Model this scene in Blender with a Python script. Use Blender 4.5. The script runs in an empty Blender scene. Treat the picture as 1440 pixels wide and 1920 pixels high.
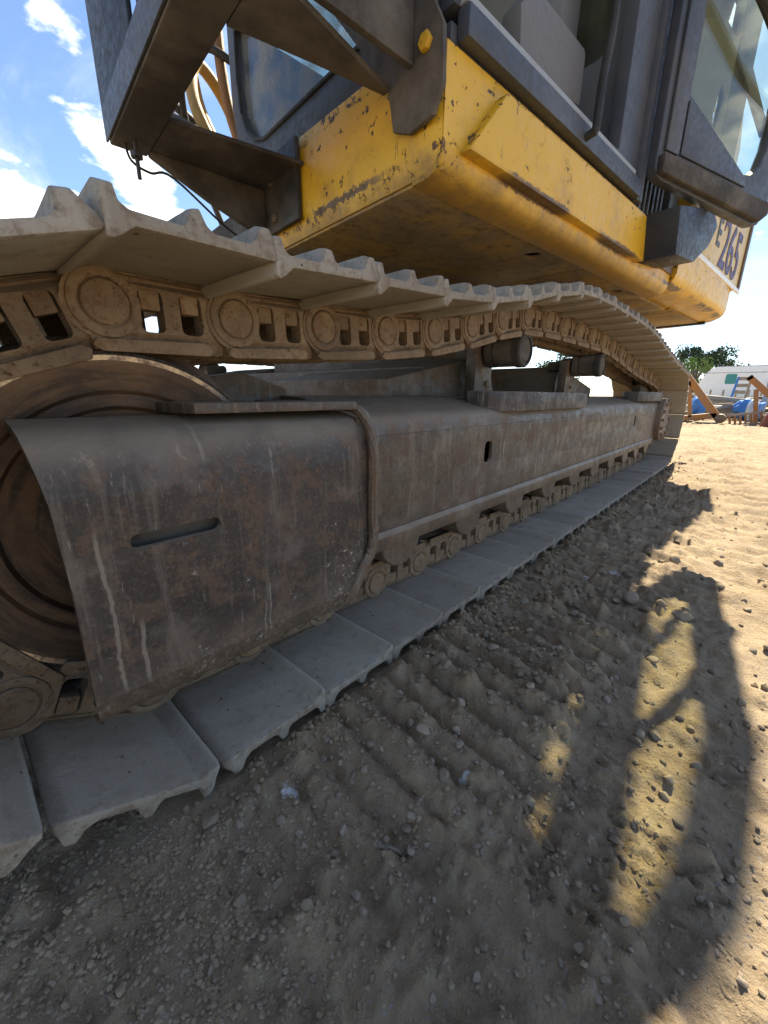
import bpy, bmesh, math, random
import numpy as np
from mathutils import Vector, Matrix
from mathutils.geometry import tessellate_polygon
random.seed(7)
R = math.radians
scene = bpy.context.scene
C = scene.collection

# ------------------------------------------------------------------ camera
F_PX, YAW, PITCH, ROLL, CAM_H = 753.32, R(47.657), R(16.445), R(0.561), 0.6109
fw = Vector((math.sin(YAW)*math.cos(PITCH), math.cos(YAW)*math.cos(PITCH), -math.sin(PITCH)))
rt = Vector((math.cos(YAW), -math.sin(YAW), 0))
up = rt.cross(fw)
rt, up = rt*math.cos(ROLL)+up*math.sin(ROLL), up*math.cos(ROLL)-rt*math.sin(ROLL)
CAM = Vector((0, 0, CAM_H))
cam_data = bpy.data.cameras.new('camera')
cam_data.sensor_fit = 'VERTICAL'; cam_data.sensor_height = 24.0
cam_data.lens = F_PX/1920*24.0
cam_data.clip_start = 0.02; cam_data.clip_end = 3000
cam = bpy.data.objects.new('camera', cam_data); C.objects.link(cam)
cam.matrix_world = Matrix((rt, up, -fw)).transposed().to_4x4()
cam.location = CAM
scene.camera = cam

# ------------------------------------------------------------------ light
SUN_AZ, SUN_EL = R(8), R(49)          # azimuth from +X toward +Y
SUN = Vector((math.cos(SUN_EL)*math.cos(SUN_AZ), math.cos(SUN_EL)*math.sin(SUN_AZ), math.sin(SUN_EL)))
world = bpy.data.worlds.new('World'); scene.world = world; world.use_nodes = True
wn, wl = world.node_tree.nodes, world.node_tree.links
wn.clear()
w_out = wn.new('ShaderNodeOutputWorld'); w_bg = wn.new('ShaderNodeBackground')
sky = wn.new('ShaderNodeTexSky'); sky.sky_type = 'NISHITA'; sky.sun_disc = False
sky.sun_elevation = SUN_EL; sky.sun_rotation = R(90)-SUN_AZ
sky.altitude = 900; sky.air_density = 1.0; sky.dust_density = 0.1; sky.ozone_density = 2.2
w_bg.inputs['Strength'].default_value = 0.072
geo = wn.new('ShaderNodeTexCoord')
sep = wn.new('ShaderNodeSeparateXYZ'); wl.new(geo.outputs['Generated'], sep.inputs[0])
def wmath(op, a, b=None, c=None):
    n = wn.new('ShaderNodeMath'); n.operation = op
    for i, v in enumerate((a, b, c)):
        if v is None: continue
        if isinstance(v, (int, float)): n.inputs[i].default_value = v
        else: wl.new(v, n.inputs[i])
    return n.outputs[0]
zc = wmath('ADD', wmath('MAXIMUM', sep.outputs[2], 0.0), 0.16)
cx, cy = wmath('DIVIDE', sep.outputs[0], zc), wmath('DIVIDE', sep.outputs[1], zc)
comb = wn.new('ShaderNodeCombineXYZ'); wl.new(cx, comb.inputs[0]); wl.new(cy, comb.inputs[1])
def wnoise(scale, detail, rough, off, dist=0.0):
    mp = wn.new('ShaderNodeMapping'); mp.inputs['Location'].default_value = off
    wl.new(comb.outputs[0], mp.inputs[0])
    n = wn.new('ShaderNodeTexNoise'); n.inputs['Scale'].default_value = scale
    n.inputs['Detail'].default_value = detail; n.inputs['Roughness'].default_value = rough
    n.inputs['Distortion'].default_value = dist
    wl.new(mp.outputs[0], n.inputs['Vector']); return n.outputs['Fac']
def wramp(fac, a, b):
    n = wn.new('ShaderNodeMapRange'); n.interpolation_type = 'SMOOTHSTEP'
    n.inputs['From Min'].default_value = a; n.inputs['From Max'].default_value = b
    wl.new(fac, n.inputs['Value']); return n.outputs[0]
base_n = wnoise(1.3, 4, 0.58, (5.3, 2.2, 0))
def cloud_at(px, py, rad, amt, flat=1.0):
    d = (rt*(px-720)+up*(960-py)+fw*F_PX).normalized()
    v = wn.new('ShaderNodeVectorMath'); v.operation = 'SUBTRACT'; wl.new(geo.outputs['Generated'], v.inputs[0]); v.inputs[1].default_value = d
    v2 = wn.new('ShaderNodeVectorMath'); v2.operation = 'MULTIPLY'; wl.new(v.outputs[0], v2.inputs[0]); v2.inputs[1].default_value = (1, 1, flat)
    l = wn.new('ShaderNodeVectorMath'); l.operation = 'LENGTH'; wl.new(v2.outputs[0], l.inputs[0])
    return wmath('MULTIPLY', wramp(l.outputs['Value'], rad, 0.0), amt)
blob = wmath('ADD', cloud_at(240, 285, .21, .31, 1.45), wmath('ADD', cloud_at(-10, 370, .16, .34, 1.2), cloud_at(1390, 650, .14, .04, 3.0)))
cum = wramp(wmath('ADD', wnoise(2.4, 7, 0.60, (1.3, 7.2, 0)), wmath('ADD', blob, wmath('MULTIPLY', wmath('SUBTRACT', base_n, .5), .9))), 0.60, 0.70)
wisp = wmath('MULTIPLY', wramp(wnoise(0.9, 6, 0.62, (8.1, 4.7, 2), 1.2), 0.46, 0.80), 0.45)
cl = wmath('MAXIMUM', cum, wisp)
shade = wramp(wnoise(2.6, 6, 0.55, (3.3, 1.35, 0)), 0.30, 0.72)
ccol = wn.new('ShaderNodeMix'); ccol.data_type = 'RGBA'
wl.new(shade, ccol.inputs[0]); ccol.inputs[6].default_value = (6.2, 6.4, 6.8, 1); ccol.inputs[7].default_value = (9.5, 9.4, 9.2, 1)
wmix = wn.new('ShaderNodeMix'); wmix.data_type = 'RGBA'
wl.new(cl, wmix.inputs[0]); wl.new(sky.outputs[0], wmix.inputs[6]); wl.new(ccol.outputs[2], wmix.inputs[7])
wl.new(wmix.outputs[2], w_bg.inputs['Color']); wl.new(w_bg.outputs[0], w_out.inputs['Surface'])

sun_data = bpy.data.lights.new('sun', 'SUN'); sun_data.energy = 4.5; sun_data.angle = R(0.53)
sun_data.color = (1.0, 0.90, 0.70)
sun = bpy.data.objects.new('sun', sun_data); C.objects.link(sun)
sun.rotation_euler = SUN.to_track_quat('Z', 'Y').to_euler()
sun.location = (0, 0, 20)

vs = scene.view_settings
vs.view_transform = 'Standard'; vs.look = 'None'; vs.gamma = 1.0; vs.use_curve_mapping = False
vs.exposure = 1.80
scene.render.resolution_x, scene.render.resolution_y = 768, 1024
scene.render.engine = 'CYCLES'
scene.cycles.max_bounces = 7; scene.cycles.diffuse_bounces = 4; scene.cycles.glossy_bounces = 3

# ------------------------------------------------------------------ pixel helpers (photo pixel -> point on a real plane)
def ray(p): return rt*(p[0]-720)+up*(960-p[1])+fw*F_PX
def bp(p, **k):
    a, v = list(k.items())[0]; i = 'XYZ'.index(a); d = ray(p)
    return CAM+d*((v-CAM[i])/d[i])
# the upper structure is slewed 5.7 degrees against the tracks; u runs rearward, v inward, z up
UA = Vector((1.041, 0.676, 0)); UANG = R(-5.7)
e1 = Vector((math.cos(UANG), math.sin(UANG), 0)); e2 = Vector((-math.sin(UANG), math.cos(UANG), 0))
def U(u, v, z): return UA+e1*u+e2*v+Vector((0, 0, z))
def uside(p, v=0.0):
    d = ray(p); P = UA+e2*v; t = (P-CAM).dot(e2)/d.dot(e2); Q = CAM+d*t
    return ((Q-UA).dot(e1), Q.z)
def ufront(p, u):
    d = ray(p); P = UA+e1*u; t = (P-CAM).dot(e1)/d.dot(e1); Q = CAM+d*t
    return ((Q-UA).dot(e2), Q.z)

# ------------------------------------------------------------------ mesh helpers
def add_prism(bm, outer, t0, t1, f, holes=()):
    """2D outline (with holes) extruded between t0 and t1; f(a,b,t) -> point"""
    loops = [list(outer)]+[list(h) for h in holes]
    tris = tessellate_polygon([[Vector((a, b, 0)) for a, b in l] for l in loops])
    flat = [p for l in loops for p in l]
    v0 = [bm.verts.new(f(a, b, t0)) for a, b in flat]
    v1 = [bm.verts.new(f(a, b, t1)) for a, b in flat]
    for t in tris:
        try: bm.faces.new([v0[i] for i in t]); bm.faces.new([v1[i] for i in reversed(t)])
        except ValueError: pass
    o = 0
    for l in loops:
        n = len(l)
        for i in range(n):
            j = (i+1) % n
            bm.faces.new([v0[o+i], v0[o+j], v1[o+j], v1[o+i]])
        o += n
    return v0+v1
def add_box(bm, lo, hi, f=None):
    f = f or (lambda x, y, z: Vector((x, y, z)))
    return add_prism(bm, [(lo[0], lo[1]), (hi[0], lo[1]), (hi[0], hi[1]), (lo[0], hi[1])], lo[2], hi[2], f)
def add_sweep(bm, prof, ts, f, closed=True, caps=True):
    """profile (a,b) copied at each t of ts; f(a,b,t)"""
    rings = [[bm.verts.new(f(a, b, t)) for a, b in prof] for t in ts]
    n = len(prof); m = n if closed else n-1
    for r0, r1 in zip(rings, rings[1:]):
        for i in range(m):
            j = (i+1) % n
            bm.faces.new([r0[i], r0[j], r1[j], r1[i]])
    if caps and closed:
        bm.faces.new(rings[0]); bm.faces.new(list(reversed(rings[-1])))
def add_lathe(bm, prof, c, axis='Y', seg=48):
    """prof: list of (radius, offset along axis), closed at both ends if radius is 0"""
    c = Vector(c); rings = []
    for r, o in prof:
        ring = []
        for i in range(seg if r > 1e-6 else 1):
            t = 2*math.pi*i/seg
            if axis == 'Y': p = Vector((r*math.cos(t), o, r*math.sin(t)))
            elif axis == 'Z': p = Vector((r*math.cos(t), r*math.sin(t), o))
            else: p = Vector((o, r*math.cos(t), r*math.sin(t)))
            ring.append(bm.verts.new(c+p))
        rings.append(ring)
    for a, b in zip(rings, rings[1:]):
        for i in range(seg):
            j = (i+1) % seg
            if len(a) == 1 and len(b) == 1: continue
            if len(a) == 1: bm.faces.new([a[0], b[i], b[j]])
            elif len(b) == 1: bm.faces.new([a[i], b[0], a[j]])
            else: bm.faces.new([a[i], b[i], b[j], a[j]])
def smooth_path(pts, n=8):
    pts = [Vector(p) for p in pts]; out = []
    for i in range(len(pts)-1):
        p0 = pts[max(i-1, 0)]; p1 = pts[i]; p2 = pts[i+1]; p3 = pts[min(i+2, len(pts)-1)]
        for k in range(n):
            t = k/n
            out.append(0.5*((2*p1)+(p2-p0)*t+(2*p0-5*p1+4*p2-p3)*t*t+(3*p1-p0-3*p2+p3)*t**3))
    out.append(pts[-1]); return out
def add_tube(bm, pts, r, seg=10, r1=None):
    pts = [Vector(p) for p in pts]; rings = []; n = len(pts)
    ref = Vector((0.31, 0.17, 0.93))
    for i, p in enumerate(pts):
        d = (pts[min(i+1, n-1)]-pts[max(i-1, 0)]).normalized()
        a = d.cross(ref).normalized(); b = d.cross(a)
        rr = r if r1 is None else r+(r1-r)*i/(n-1)
        rings.append([bm.verts.new(p+a*rr*math.cos(2*math.pi*k/seg)+b*rr*math.sin(2*math.pi*k/seg)) for k in range(seg)])
    for r0, r1_ in zip(rings, rings[1:]):
        for i in range(seg):
            j = (i+1) % seg
            bm.faces.new([r0[i], r0[j], r1_[j], r1_[i]])
    bm.faces.new(rings[0]); bm.faces.new(list(reversed(rings[-1])))
def bevel(bm, w, seg=2, ang=30):
    bmesh.ops.recalc_face_normals(bm, faces=bm.faces)
    es = [e for e in bm.edges if len(e.link_faces) == 2 and e.calc_face_angle(0) > R(ang)]
    if es: bmesh.ops.bevel(bm, geom=es, offset=w, segments=seg, affect='EDGES', profile=0.6, clamp_overlap=True)
def rrect(x0, x1, y0, y1, r, n=5):
    out = []
    for cx_, cy_, a0 in ((x1-r, y1-r, 0), (x0+r, y1-r, 90), (x0+r, y0+r, 180), (x1-r, y0+r, 270)):
        for k in range(n+1):
            a = R(a0+90*k/n); out.append((cx_+r*math.cos(a), cy_+r*math.sin(a)))
    return out
def circle(x, y, r, n=24): return [(x+r*math.cos(2*math.pi*k/n), y+r*math.sin(2*math.pi*k/n)) for k in range(n)]
def mesh(bm, name, mat, sharp=32):
    bmesh.ops.recalc_face_normals(bm, faces=bm.faces)
    for f_ in bm.faces: f_.smooth = True
    me = bpy.data.meshes.new(name); bm.to_mesh(me); bm.free()
    me.set_sharp_from_angle(angle=R(sharp))
    if mat: me.materials.append(mat)
    return me
def link_obj(name, data, parent=None, M=None):
    o = bpy.data.objects.new(name, data); C.objects.link(o)
    if parent: o.parent = parent
    if M is not None: o.matrix_local = M
    return o
def root(name, loc, label, cat, group=None):
    o = bpy.data.objects.new(name, None); C.objects.link(o); o.location = loc
    o.empty_display_size = 0.2
    tag(o, label, cat, group); return o
def tag(o, label=None, cat=None, group=None, kind=None):
    if label: o['label'] = label
    if cat: o['category'] = cat
    if group: o['group'] = group
    if kind: o['kind'] = kind
    return o
BM = bmesh.new
def part(name, bm, mat, parent, bev=0, seg=2, sharp=32, label=None, sub=False):
    """a part whose geometry is given in world coordinates"""
    if bev: bevel(bm, bev, seg)
    me = mesh(bm, name, mat, sharp)
    o = link_obj(name, me, parent)
    if not sub: o.location = -parent.location
    if label: o['label'] = label
    return o

# ------------------------------------------------------------------ materials
class NT:
    def __init__(s, name):
        s.m = bpy.data.materials.new(name); s.m.use_nodes = True
        s.n, s.l = s.m.node_tree.nodes, s.m.node_tree.links
        s.b = s.n['Principled BSDF']; s.tc = s.n.new('ShaderNodeTexCoord'); s.geo = s.n.new('ShaderNodeNewGeometry')
        s.vec = s.tc.outputs['Object']
    def set(s, node, i, v):
        if hasattr(v, 'is_output') or isinstance(v, bpy.types.NodeSocket): s.l.new(v, node.inputs[i])
        else:
            if isinstance(v, tuple) and len(v) == 3 and node.inputs[i].type == 'RGBA': v = (*v, 1)
            node.inputs[i].default_value = v
    def math(s, op, *a):
        n = s.n.new('ShaderNodeMath'); n.operation = op; n.use_clamp = False
        for i, v in enumerate(a): s.set(n, i, v)
        return n.outputs[0]
    def rnd(s):
        n = s.n.new('ShaderNodeObjectInfo'); return n.outputs['Random']
    def jitter(s):
        """offset the pattern by a random amount for each object"""
        r = s.rnd(); c = s.n.new('ShaderNodeCombineXYZ')
        s.set(c, 0, s.math('MULTIPLY', r, 37.0)); s.set(c, 1, s.math('MULTIPLY', r, 91.0)); s.set(c, 2, s.math('MULTIPLY', r, 53.0))
        v = s.n.new('ShaderNodeVectorMath'); v.operation = 'ADD'
        s.l.new(s.vec, v.inputs[0]); s.l.new(c.outputs[0], v.inputs[1]); s.vec = v.outputs[0]
    def map(s, scale=(1, 1, 1), loc=(0, 0, 0), rot=(0, 0, 0)):
        n = s.n.new('ShaderNodeMapping'); s.l.new(s.vec, n.inputs[0])
        n.inputs['Scale'].default_value = scale; n.inputs['Location'].default_value = loc; n.inputs['Rotation'].default_value = rot
        return n.outputs[0]
    def noise(s, scale, detail=5, rough=.6, dist=0.0, vec=None):
        n = s.n.new('ShaderNodeTexNoise'); n.inputs['Scale'].default_value = scale
        n.inputs['Detail'].default_value = detail; n.inputs['Roughness'].default_value = rough; n.inputs['Distortion'].default_value = dist
        s.l.new(vec if vec is not None else s.vec, n.inputs['Vector']); return n.outputs['Fac']
    def voro(s, scale, vec=None, feat='F1', out='Distance'):
        n = s.n.new('ShaderNodeTexVoronoi'); n.feature = feat; n.inputs['Scale'].default_value = scale
        s.l.new(vec if vec is not None else s.vec, n.inputs['Vector']); return n.outputs[out]
    def rng(s, v, a, b, lo=0.0, hi=1.0, smooth=True):
        n = s.n.new('ShaderNodeMapRange'); n.interpolation_type = 'SMOOTHSTEP' if smooth else 'LINEAR'
        s.set(n, 0, v); n.inputs[1].default_value = a; n.inputs[2].default_value = b; n.inputs[3].default_value = lo; n.inputs[4].default_value = hi
        return n.outputs[0]
    def mix(s, fac, a, b, blend='MIX'):
        n = s.n.new('ShaderNodeMix'); n.data_type = 'RGBA'; n.blend_type = blend
        s.set(n, 0, fac); s.set(n, 6, a); s.set(n, 7, b); return n.outputs[2]
    def mul(s, a, b): return s.math('MULTIPLY', a, b)
    def add(s, a, b): return s.math('ADD', a, b)
    def up(s, a=0.2, b=0.9):
        """surfaces that face upward collect dust"""
        n = s.n.new('ShaderNodeSeparateXYZ'); s.l.new(s.geo.outputs['Normal'], n.inputs[0]); return s.rng(n.outputs[2], a, b)
    def edge(s, r=.008, a=.02, b=.25):
        n = s.n.new('ShaderNodeBevel'); n.samples = 2; n.inputs['Radius'].default_value = r
        d = s.n.new('ShaderNodeVectorMath'); d.operation = 'DOT_PRODUCT'
        s.l.new(n.outputs[0], d.inputs[0]); s.l.new(s.geo.outputs['Normal'], d.inputs[1])
        return s.rng(s.math('SUBTRACT', 1.0, d.outputs['Value']), a, b)
    def bump(s, h, strength=.4, dist=.004, prev=None):
        n = s.n.new('ShaderNodeBump'); n.inputs['Strength'].default_value = strength; n.inputs['Distance'].default_value = dist
        s.l.new(h, n.inputs['Height'])
        if prev is not None: s.l.new(prev, n.inputs['Normal'])
        return n.outputs[0]
    def done(s, col, rough=.7, metal=0.0, normal=None, spec=.35):
        s.set(s.b, 'Base Color', col); s.set(s.b, 'Roughness', rough); s.set(s.b, 'Metallic', metal)
        s.b.inputs['Specular IOR Level'].default_value = spec
        if normal is not None: s.l.new(normal, s.b.inputs['Normal'])
        return s.m

def m_plate(name, dark, rust, rust_amt, dust_amt, chips=True, drips=True, low=None, runs=False):
    t = NT(name)
    big = t.noise(4.5, 6, .7); mid = t.noise(19, 6, .74); fine = t.noise(130, 4, .72)
    st = t.noise(1.0, 5, .68, .25, t.map((46, 46, 3.2)))
    col = t.mix(t.rng(big, .36, .64), dark, tuple(c*1.9 for c in dark))
    col = t.mix(t.mul(t.rng(mid, .47, .60), rust_amt), col, rust)
    col = t.mix(t.mul(t.rng(t.noise(75, 4, .76), .50, .64), rust_amt*.75), col, (rust[0]*.42, rust[1]*.36, rust[2]*.36))
    col = t.mix(t.mul(t.rng(t.noise(9, 5, .72), .52, .66), .55*dust_amt), col, (.155, .125, .10))
    col = t.mix(t.mul(t.rng(st, .52, .68), .45*dust_amt), col, (.20, .165, .13))
    col = t.mix(t.mul(t.rng(fine, .50, .70), .35*dust_amt), col, (.21, .18, .15))
    if low:
        sp = t.n.new('ShaderNodeSeparateXYZ'); t.l.new(t.vec, sp.inputs[0])
        k = t.rng(t.add(sp.outputs[2], t.mul(t.noise(11, 7, .7), .16)), low+.16, low)
        col = t.mix(t.mul(k, .75), col, t.mix(t.rng(fine, .4, .62), (.20, .155, .11), (.105, .07, .045)))
    dust = t.mul(t.up(.1, .8), t.rng(t.noise(14, 6, .6), .2, .6, .6, 1))
    col = t.mix(dust, col, (.215, .175, .13))
    if drips:
        dr = t.noise(1.0, 5, .6, .5, t.map((24, 24, 1.6), (4.2, 1.1, .6)))
        col = t.mix(t.mul(t.mul(t.rng(dr, .65, .70), t.rng(fine, .3, .55)), .5), col, (.30, .265, .22))
    if chips:
        keep = col
        cl_ = t.rng(t.noise(6, 5, .7), .53, .66); sp = t.rng(t.noise(95, 5, .8), .56, .62)
        col = t.mix(t.mul(t.mul(cl_, sp), .9), col, (.46, .43, .41))
        col = col if chips != 'few' else keep
        for rot, off, amt in ((38, 0, .55), (-52, 7, .45), (8, 13, .4)):
            wv = t.noise(1.0, 4, .74, .1, t.map((120, 120, 11), (off, 0, off), (0, R(rot), 0)))
            col = t.mix(t.mul(t.rng(wv, .645, .70), amt), col, (.30, .265, .235))
    if runs:
        sp2 = t.n.new('ShaderNodeSeparateXYZ'); t.l.new(t.vec, sp2.inputs[0]); zz_ = sp2.outputs[2]
        wob = t.mul(t.math('SUBTRACT', t.noise(1.0, 4, .6, 0, t.map((2, 2, 8))), .5), .030)
        for x0, z0, z1, wd_ in ((.108, .20, .425, .0020), (.140, .20, .285, .0024), (.352, .19, .27, .0009), (.342, .18, .24, .0008), (.262, .52, .585, .0025)):
            dx = t.math('ABSOLUTE', t.add(sp2.outputs[0], t.add(-x0, wob)))
            k = t.rng(t.add(dx, t.mul(t.math('SUBTRACT', fine, .5), .006)), wd_+.0018, wd_-.001)
            k = t.mul(k, t.mul(t.rng(zz_, z0-.02, z0+.01), t.rng(zz_, z1+.02, z1-.01)))
            col = t.mix(t.mul(k, .55), col, (.27, .23, .18))
    h = t.add(t.mul(mid, .7), t.mul(fine, .45))
    return t.done(col, t.rng(mid, .3, .7, .40, .8), 0.0, t.bump(h, .6, .0035), .42)
M = {}
M['guard'] = m_plate('rusty_guard_steel', (.026, .021, .019), (.098, .060, .038), .85, .72, low=.20, runs=True)
M['frame'] = m_plate('dusty_frame_steel', (.050, .039, .030), (.12, .068, .036), .6, .95, chips='few')
M['under'] = m_plate('undercarriage_steel', (.075, .056, .040), (.13, .07, .035), .6, 1.0, chips=False, drips=False)
M['bracket'] = m_plate('dark_bracket_steel', (.028, .026, .026), (.09, .05, .03), .3, .7)

def m_shoe():
    t = NT('dusty_track_shoe'); t.jitter()
    a = t.noise(5, 6, .6); b = t.noise(42, 6, .7); c = t.noise(220, 4, .7)
    col = t.mix(t.rng(a, .3, .7), (.275, .240, .192), (.335, .298, .242))
    col = t.mix(t.mul(t.rng(b, .50, .68), .40), col, (.145, .108, .074))
    col = t.mix(t.mul(t.rng(t.noise(16, 6, .72), .56, .66), .35), col, (.16, .115, .075))
    col = t.mix(t.mul(t.rng(t.rnd(), 0, 1, .0, .55, False), 1.0), col, (.20, .165, .122))
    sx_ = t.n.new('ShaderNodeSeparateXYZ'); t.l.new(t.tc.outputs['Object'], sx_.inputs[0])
    col = t.mix(t.mul(t.rng(sx_.outputs[0], .034, .041), .6), col, (.36, .325, .27))      # rubbed lip, with an edge highlight put into its colour
    col = t.mix(t.mul(t.rng(t.add(sx_.outputs[0], t.mul(b, .03)), -.128, -.150), .65), col, (.095, .078, .06))   # darker band behind the lip, drawing the joint line
    ye = t.rng(t.math('ABSOLUTE', sx_.outputs[1]), .284, .297); ne = t.rng(sx_.outputs[2], .050, .056)
    raw = t.math('MAXIMUM', ye, t.mul(ne, .7))                                            # cast edges and grousers: pitted, rust-flecked
    col = t.mix(t.mul(raw, t.rng(t.noise(60, 5, .72), .46, .62, 0, .6)), col, t.mix(t.rng(c, .42, .6), (.13, .09, .06), (.19, .13, .082)))
    spv = t.map((1, .45, 1)); sp = t.voro(58, spv)
    col = t.mix(t.mul(t.rng(sp, .16, .05), t.rng(t.noise(7, 3), .42, .62)), col, (.045, .038, .034))
    col = t.mix(t.mul(t.rng(c, .55, .75), .3), col, (.30, .27, .23))
    return t.done(col, .8, 0, t.bump(t.add(t.mul(b, .8), c), .7, .003), .25)
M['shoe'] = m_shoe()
def m_link(name, base, rust, amt):
    t = NT(name); t.jitter()
    a = t.noise(14, 6, .62); b = t.noise(70, 7, .72); c = t.noise(260, 4, .7)
    col = t.mix(t.rng(a, .3, .7), base, tuple(x*1.55 for x in base))
    col = t.mix(t.mul(t.rng(b, .47, .62), amt), col, rust)
    col = t.mix(t.mul(t.rng(t.noise(110, 5, .7), .57, .65), .85), col, (rust[0]*.4, rust[1]*.33, rust[2]*.3))
    col = t.mix(t.mul(t.rng(t.noise(7, 5, .65), .5, .68), .6), col, (.075, .05, .034))
    col = t.mix(t.mul(t.up(.2, .9), .55), col, (.24, .20, .155))
    return t.done(col, .72, 0, t.bump(t.add(b, t.mul(c, .5)), .5, .003), .3)
M['link'] = m_link('rusty_track_link', (.165, .118, .074), (.15, .080, .040), .65)
M['pin'] = m_link('rust_pin_steel', (.160, .112, .068), (.15, .075, .036), .75)
def m_idler():
    t = NT('idler_steel')
    sp = t.n.new('ShaderNodeSeparateXYZ'); t.l.new(t.vec, sp.inputs[0])
    dx, dz = t.add(sp.outputs[0], -.2), t.add(sp.outputs[2], -.41)
    rad = t.math('SQRT', t.add(t.mul(dx, dx), t.mul(dz, dz))); cv = t.n.new('ShaderNodeCombineXYZ'); t.set(cv, 0, t.mul(rad, 60.0)); t.set(cv, 1, t.mul(t.math('ARCTAN2', dz, dx), 1.2))
    ring = t.noise(1.0, 5, .65, 0, cv.outputs[0])                    # rub marks run round the wheel
    rv = t.noise(16, 6, .65); b = t.noise(90, 5, .7)
    col = t.mix(t.rng(ring, .38, .62), (.036, .022, .014), (.115, .066, .034))
    col = t.mix(t.mul(t.rng(rv, .45, .65), .6), col, (.060, .036, .022))
    col = t.mix(t.mul(t.rng(b, .5, .7), .4), col, (.13, .085, .05))
    return t.done(col, t.rng(rv, .3, .7, .45, .7), .2, t.bump(t.add(b, ring), .3, .002), .45)
M['idler'] = m_idler()
def m_polished():
    t = NT('worn_bright_steel'); b = t.noise(60, 5, .7)
    return t.done(t.mix(t.rng(b, .4, .7), (.42, .38, .33), (.16, .11, .08)), t.rng(b, .4, .7, .22, .5), .9, t.bump(b, .1, .001))
M['bright'] = m_polished()

def m_yellow(name='yellow_paint', chip=1.0, dirt=1.0, base=(.62, .35, .012)):
    t = NT(name)
    a = t.noise(2.2, 6, .6); b = t.noise(30, 8, .7); c = t.noise(160, 5, .7)
    col = t.mix(t.rng(a, .3, .7), base, (base[0]*1.12, base[1]*1.16, base[2]*2.2))
    col = t.mix(t.mul(t.rng(t.noise(6, 8, .7), .48, .75), .55*dirt), col, (.30, .165, .03))
    scr = t.noise(1.0, 6, .72, 0, t.map((8, 8, 70), (0, 0, 0), (0, R(24), 0)))
    scr2 = t.noise(1.0, 6, .72, 0, t.map((70, 70, 9), (3, 1, 0), (0, R(-35), 0)))
    col = t.mix(t.mul(t.rng(scr2, .64, .665), .85*chip), col, (.055, .035, .03))
    col = t.mix(t.mul(t.rng(scr, .645, .68), .6*chip), col, (.16, .075, .03))
    sq = t.n.new('ShaderNodeSeparateXYZ'); t.l.new(t.vec, sq.inputs[0])
    uu = t.n.new('ShaderNodeVectorMath'); uu.operation = 'DOT_PRODUCT'; t.l.new(t.vec, uu.inputs[0]); uu.inputs[1].default_value = e1
    uc = t.add(uu.outputs['Value'], -UA.dot(e1)); zc_ = sq.outputs[2]
    ed = t.math('ABSOLUTE', t.add(zc_, -1.370))
    for v_ in (t.math('ABSOLUTE', t.add(zc_, -1.408)), t.math('ABSOLUTE', t.add(uc, .066)), t.math('ABSOLUTE', t.add(t.add(uc, -.077), t.mul(t.add(zc_, -1.286), -.87))), t.math('ABSOLUTE', t.add(uc, -1.85))): ed = t.math('MINIMUM', ed, v_)
    cn = t.noise(30, 6, .76)
    ch = t.rng(t.math('SUBTRACT', cn, t.mul(ed, 8.0)), .535, .55)
    ch2 = t.rng(t.add(t.mul(t.noise(4, 4), .45), b), .875, .89)
    chm = t.math('MAXIMUM', ch, ch2)
    col = t.mix(t.mul(chm, chip), col, t.mix(t.rng(c, .4, .6), (.035, .024, .022), (.10, .045, .03)))
    sp = t.n.new('ShaderNodeSeparateXYZ'); t.l.new(t.vec, sp.inputs[0])
    zn = t.add(sp.outputs[2], t.mul(t.math('SUBTRACT', t.noise(9, 6, .72), .5), .16))
    col = t.mix(t.mul(t.rng(zn, 1.215, 1.145), .7*dirt), col, t.mix(t.rng(b, .4, .6), (.13, .075, .035), (.26, .15, .035)))
    zf = t.math('ABSOLUTE', t.add(sp.outputs[2], t.add(-1.203, t.mul(t.math('SUBTRACT', t.noise(45, 6, .75), .5), .05))))
    scrape = t.mul(t.rng(zf, .010, .006), t.rng(t.noise(2.4, 3, .6), .42, .52))
    col = t.mix(t.mul(scrape, .9*chip), col, (.062, .035, .028))
    h = t.add(t.mul(chm, -1.0), t.mul(c, .12))
    return t.done(col, t.rng(b, .3, .7, .34, .6), 0, t.bump(h, .5, .0015), .5)
M['yellow'] = m_yellow()
M['yellow_pale'] = m_yellow('sun_faded_yellow_paint', .5, .6, (.56, .37, .07))
def m_belly():
    t = NT('grimy_belly_plate')
    a = t.noise(3.5, 8, .65); b = t.noise(24, 8, .7); c = t.noise(130, 5, .7)
    col = t.mix(t.rng(a, .40, .66), (.25, .185, .11), (.42, .26, .06))
    col = t.mix(t.mul(t.rng(b, .45, .7), .8), col, (.12, .084, .052))
    col = t.mix(t.mul(t.rng(c, .5, .7), .4), col, (.22, .17, .11))
    return t.done(col, .75, 0, t.bump(t.add(b, t.mul(c, .4)), .4, .003), .25)
M['belly'] = m_belly()
def m_paint(name, col0, dust=.4, rough=.45, chip=.2):
    t = NT(name)
    a = t.noise(5, 7, .65); b = t.noise(45, 7, .7); c = t.noise(190, 4, .7)
    col = t.mix(t.mul(t.rng(a, .35, .7), dust), col0, (.17, .145, .115))
    col = t.mix(t.mul(t.rng(b, .5, .72), dust*.6), col, (.12, .085, .055))
    col = t.mix(t.mul(t.up(.1, .8), dust), col, (.20, .17, .13))
    col = t.mix(t.mul(t.rng(t.noise(60, 8, .75), .665, .69), chip), col, (.20, .10, .045))
    return t.done(col, t.rng(b, .3, .7, rough-.08, rough+.25), 0, t.bump(c, .2, .0015), .45)
M['navy'] = m_paint('navy_black_paint', (.010, .014, .026), .10)
M['black'] = m_paint('dusty_black_paint', (.016, .017, .020), .45)
M['grime'] = m_paint('mud_caked_black_steel', (.040, .033, .027), .65, .75, .4)
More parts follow.
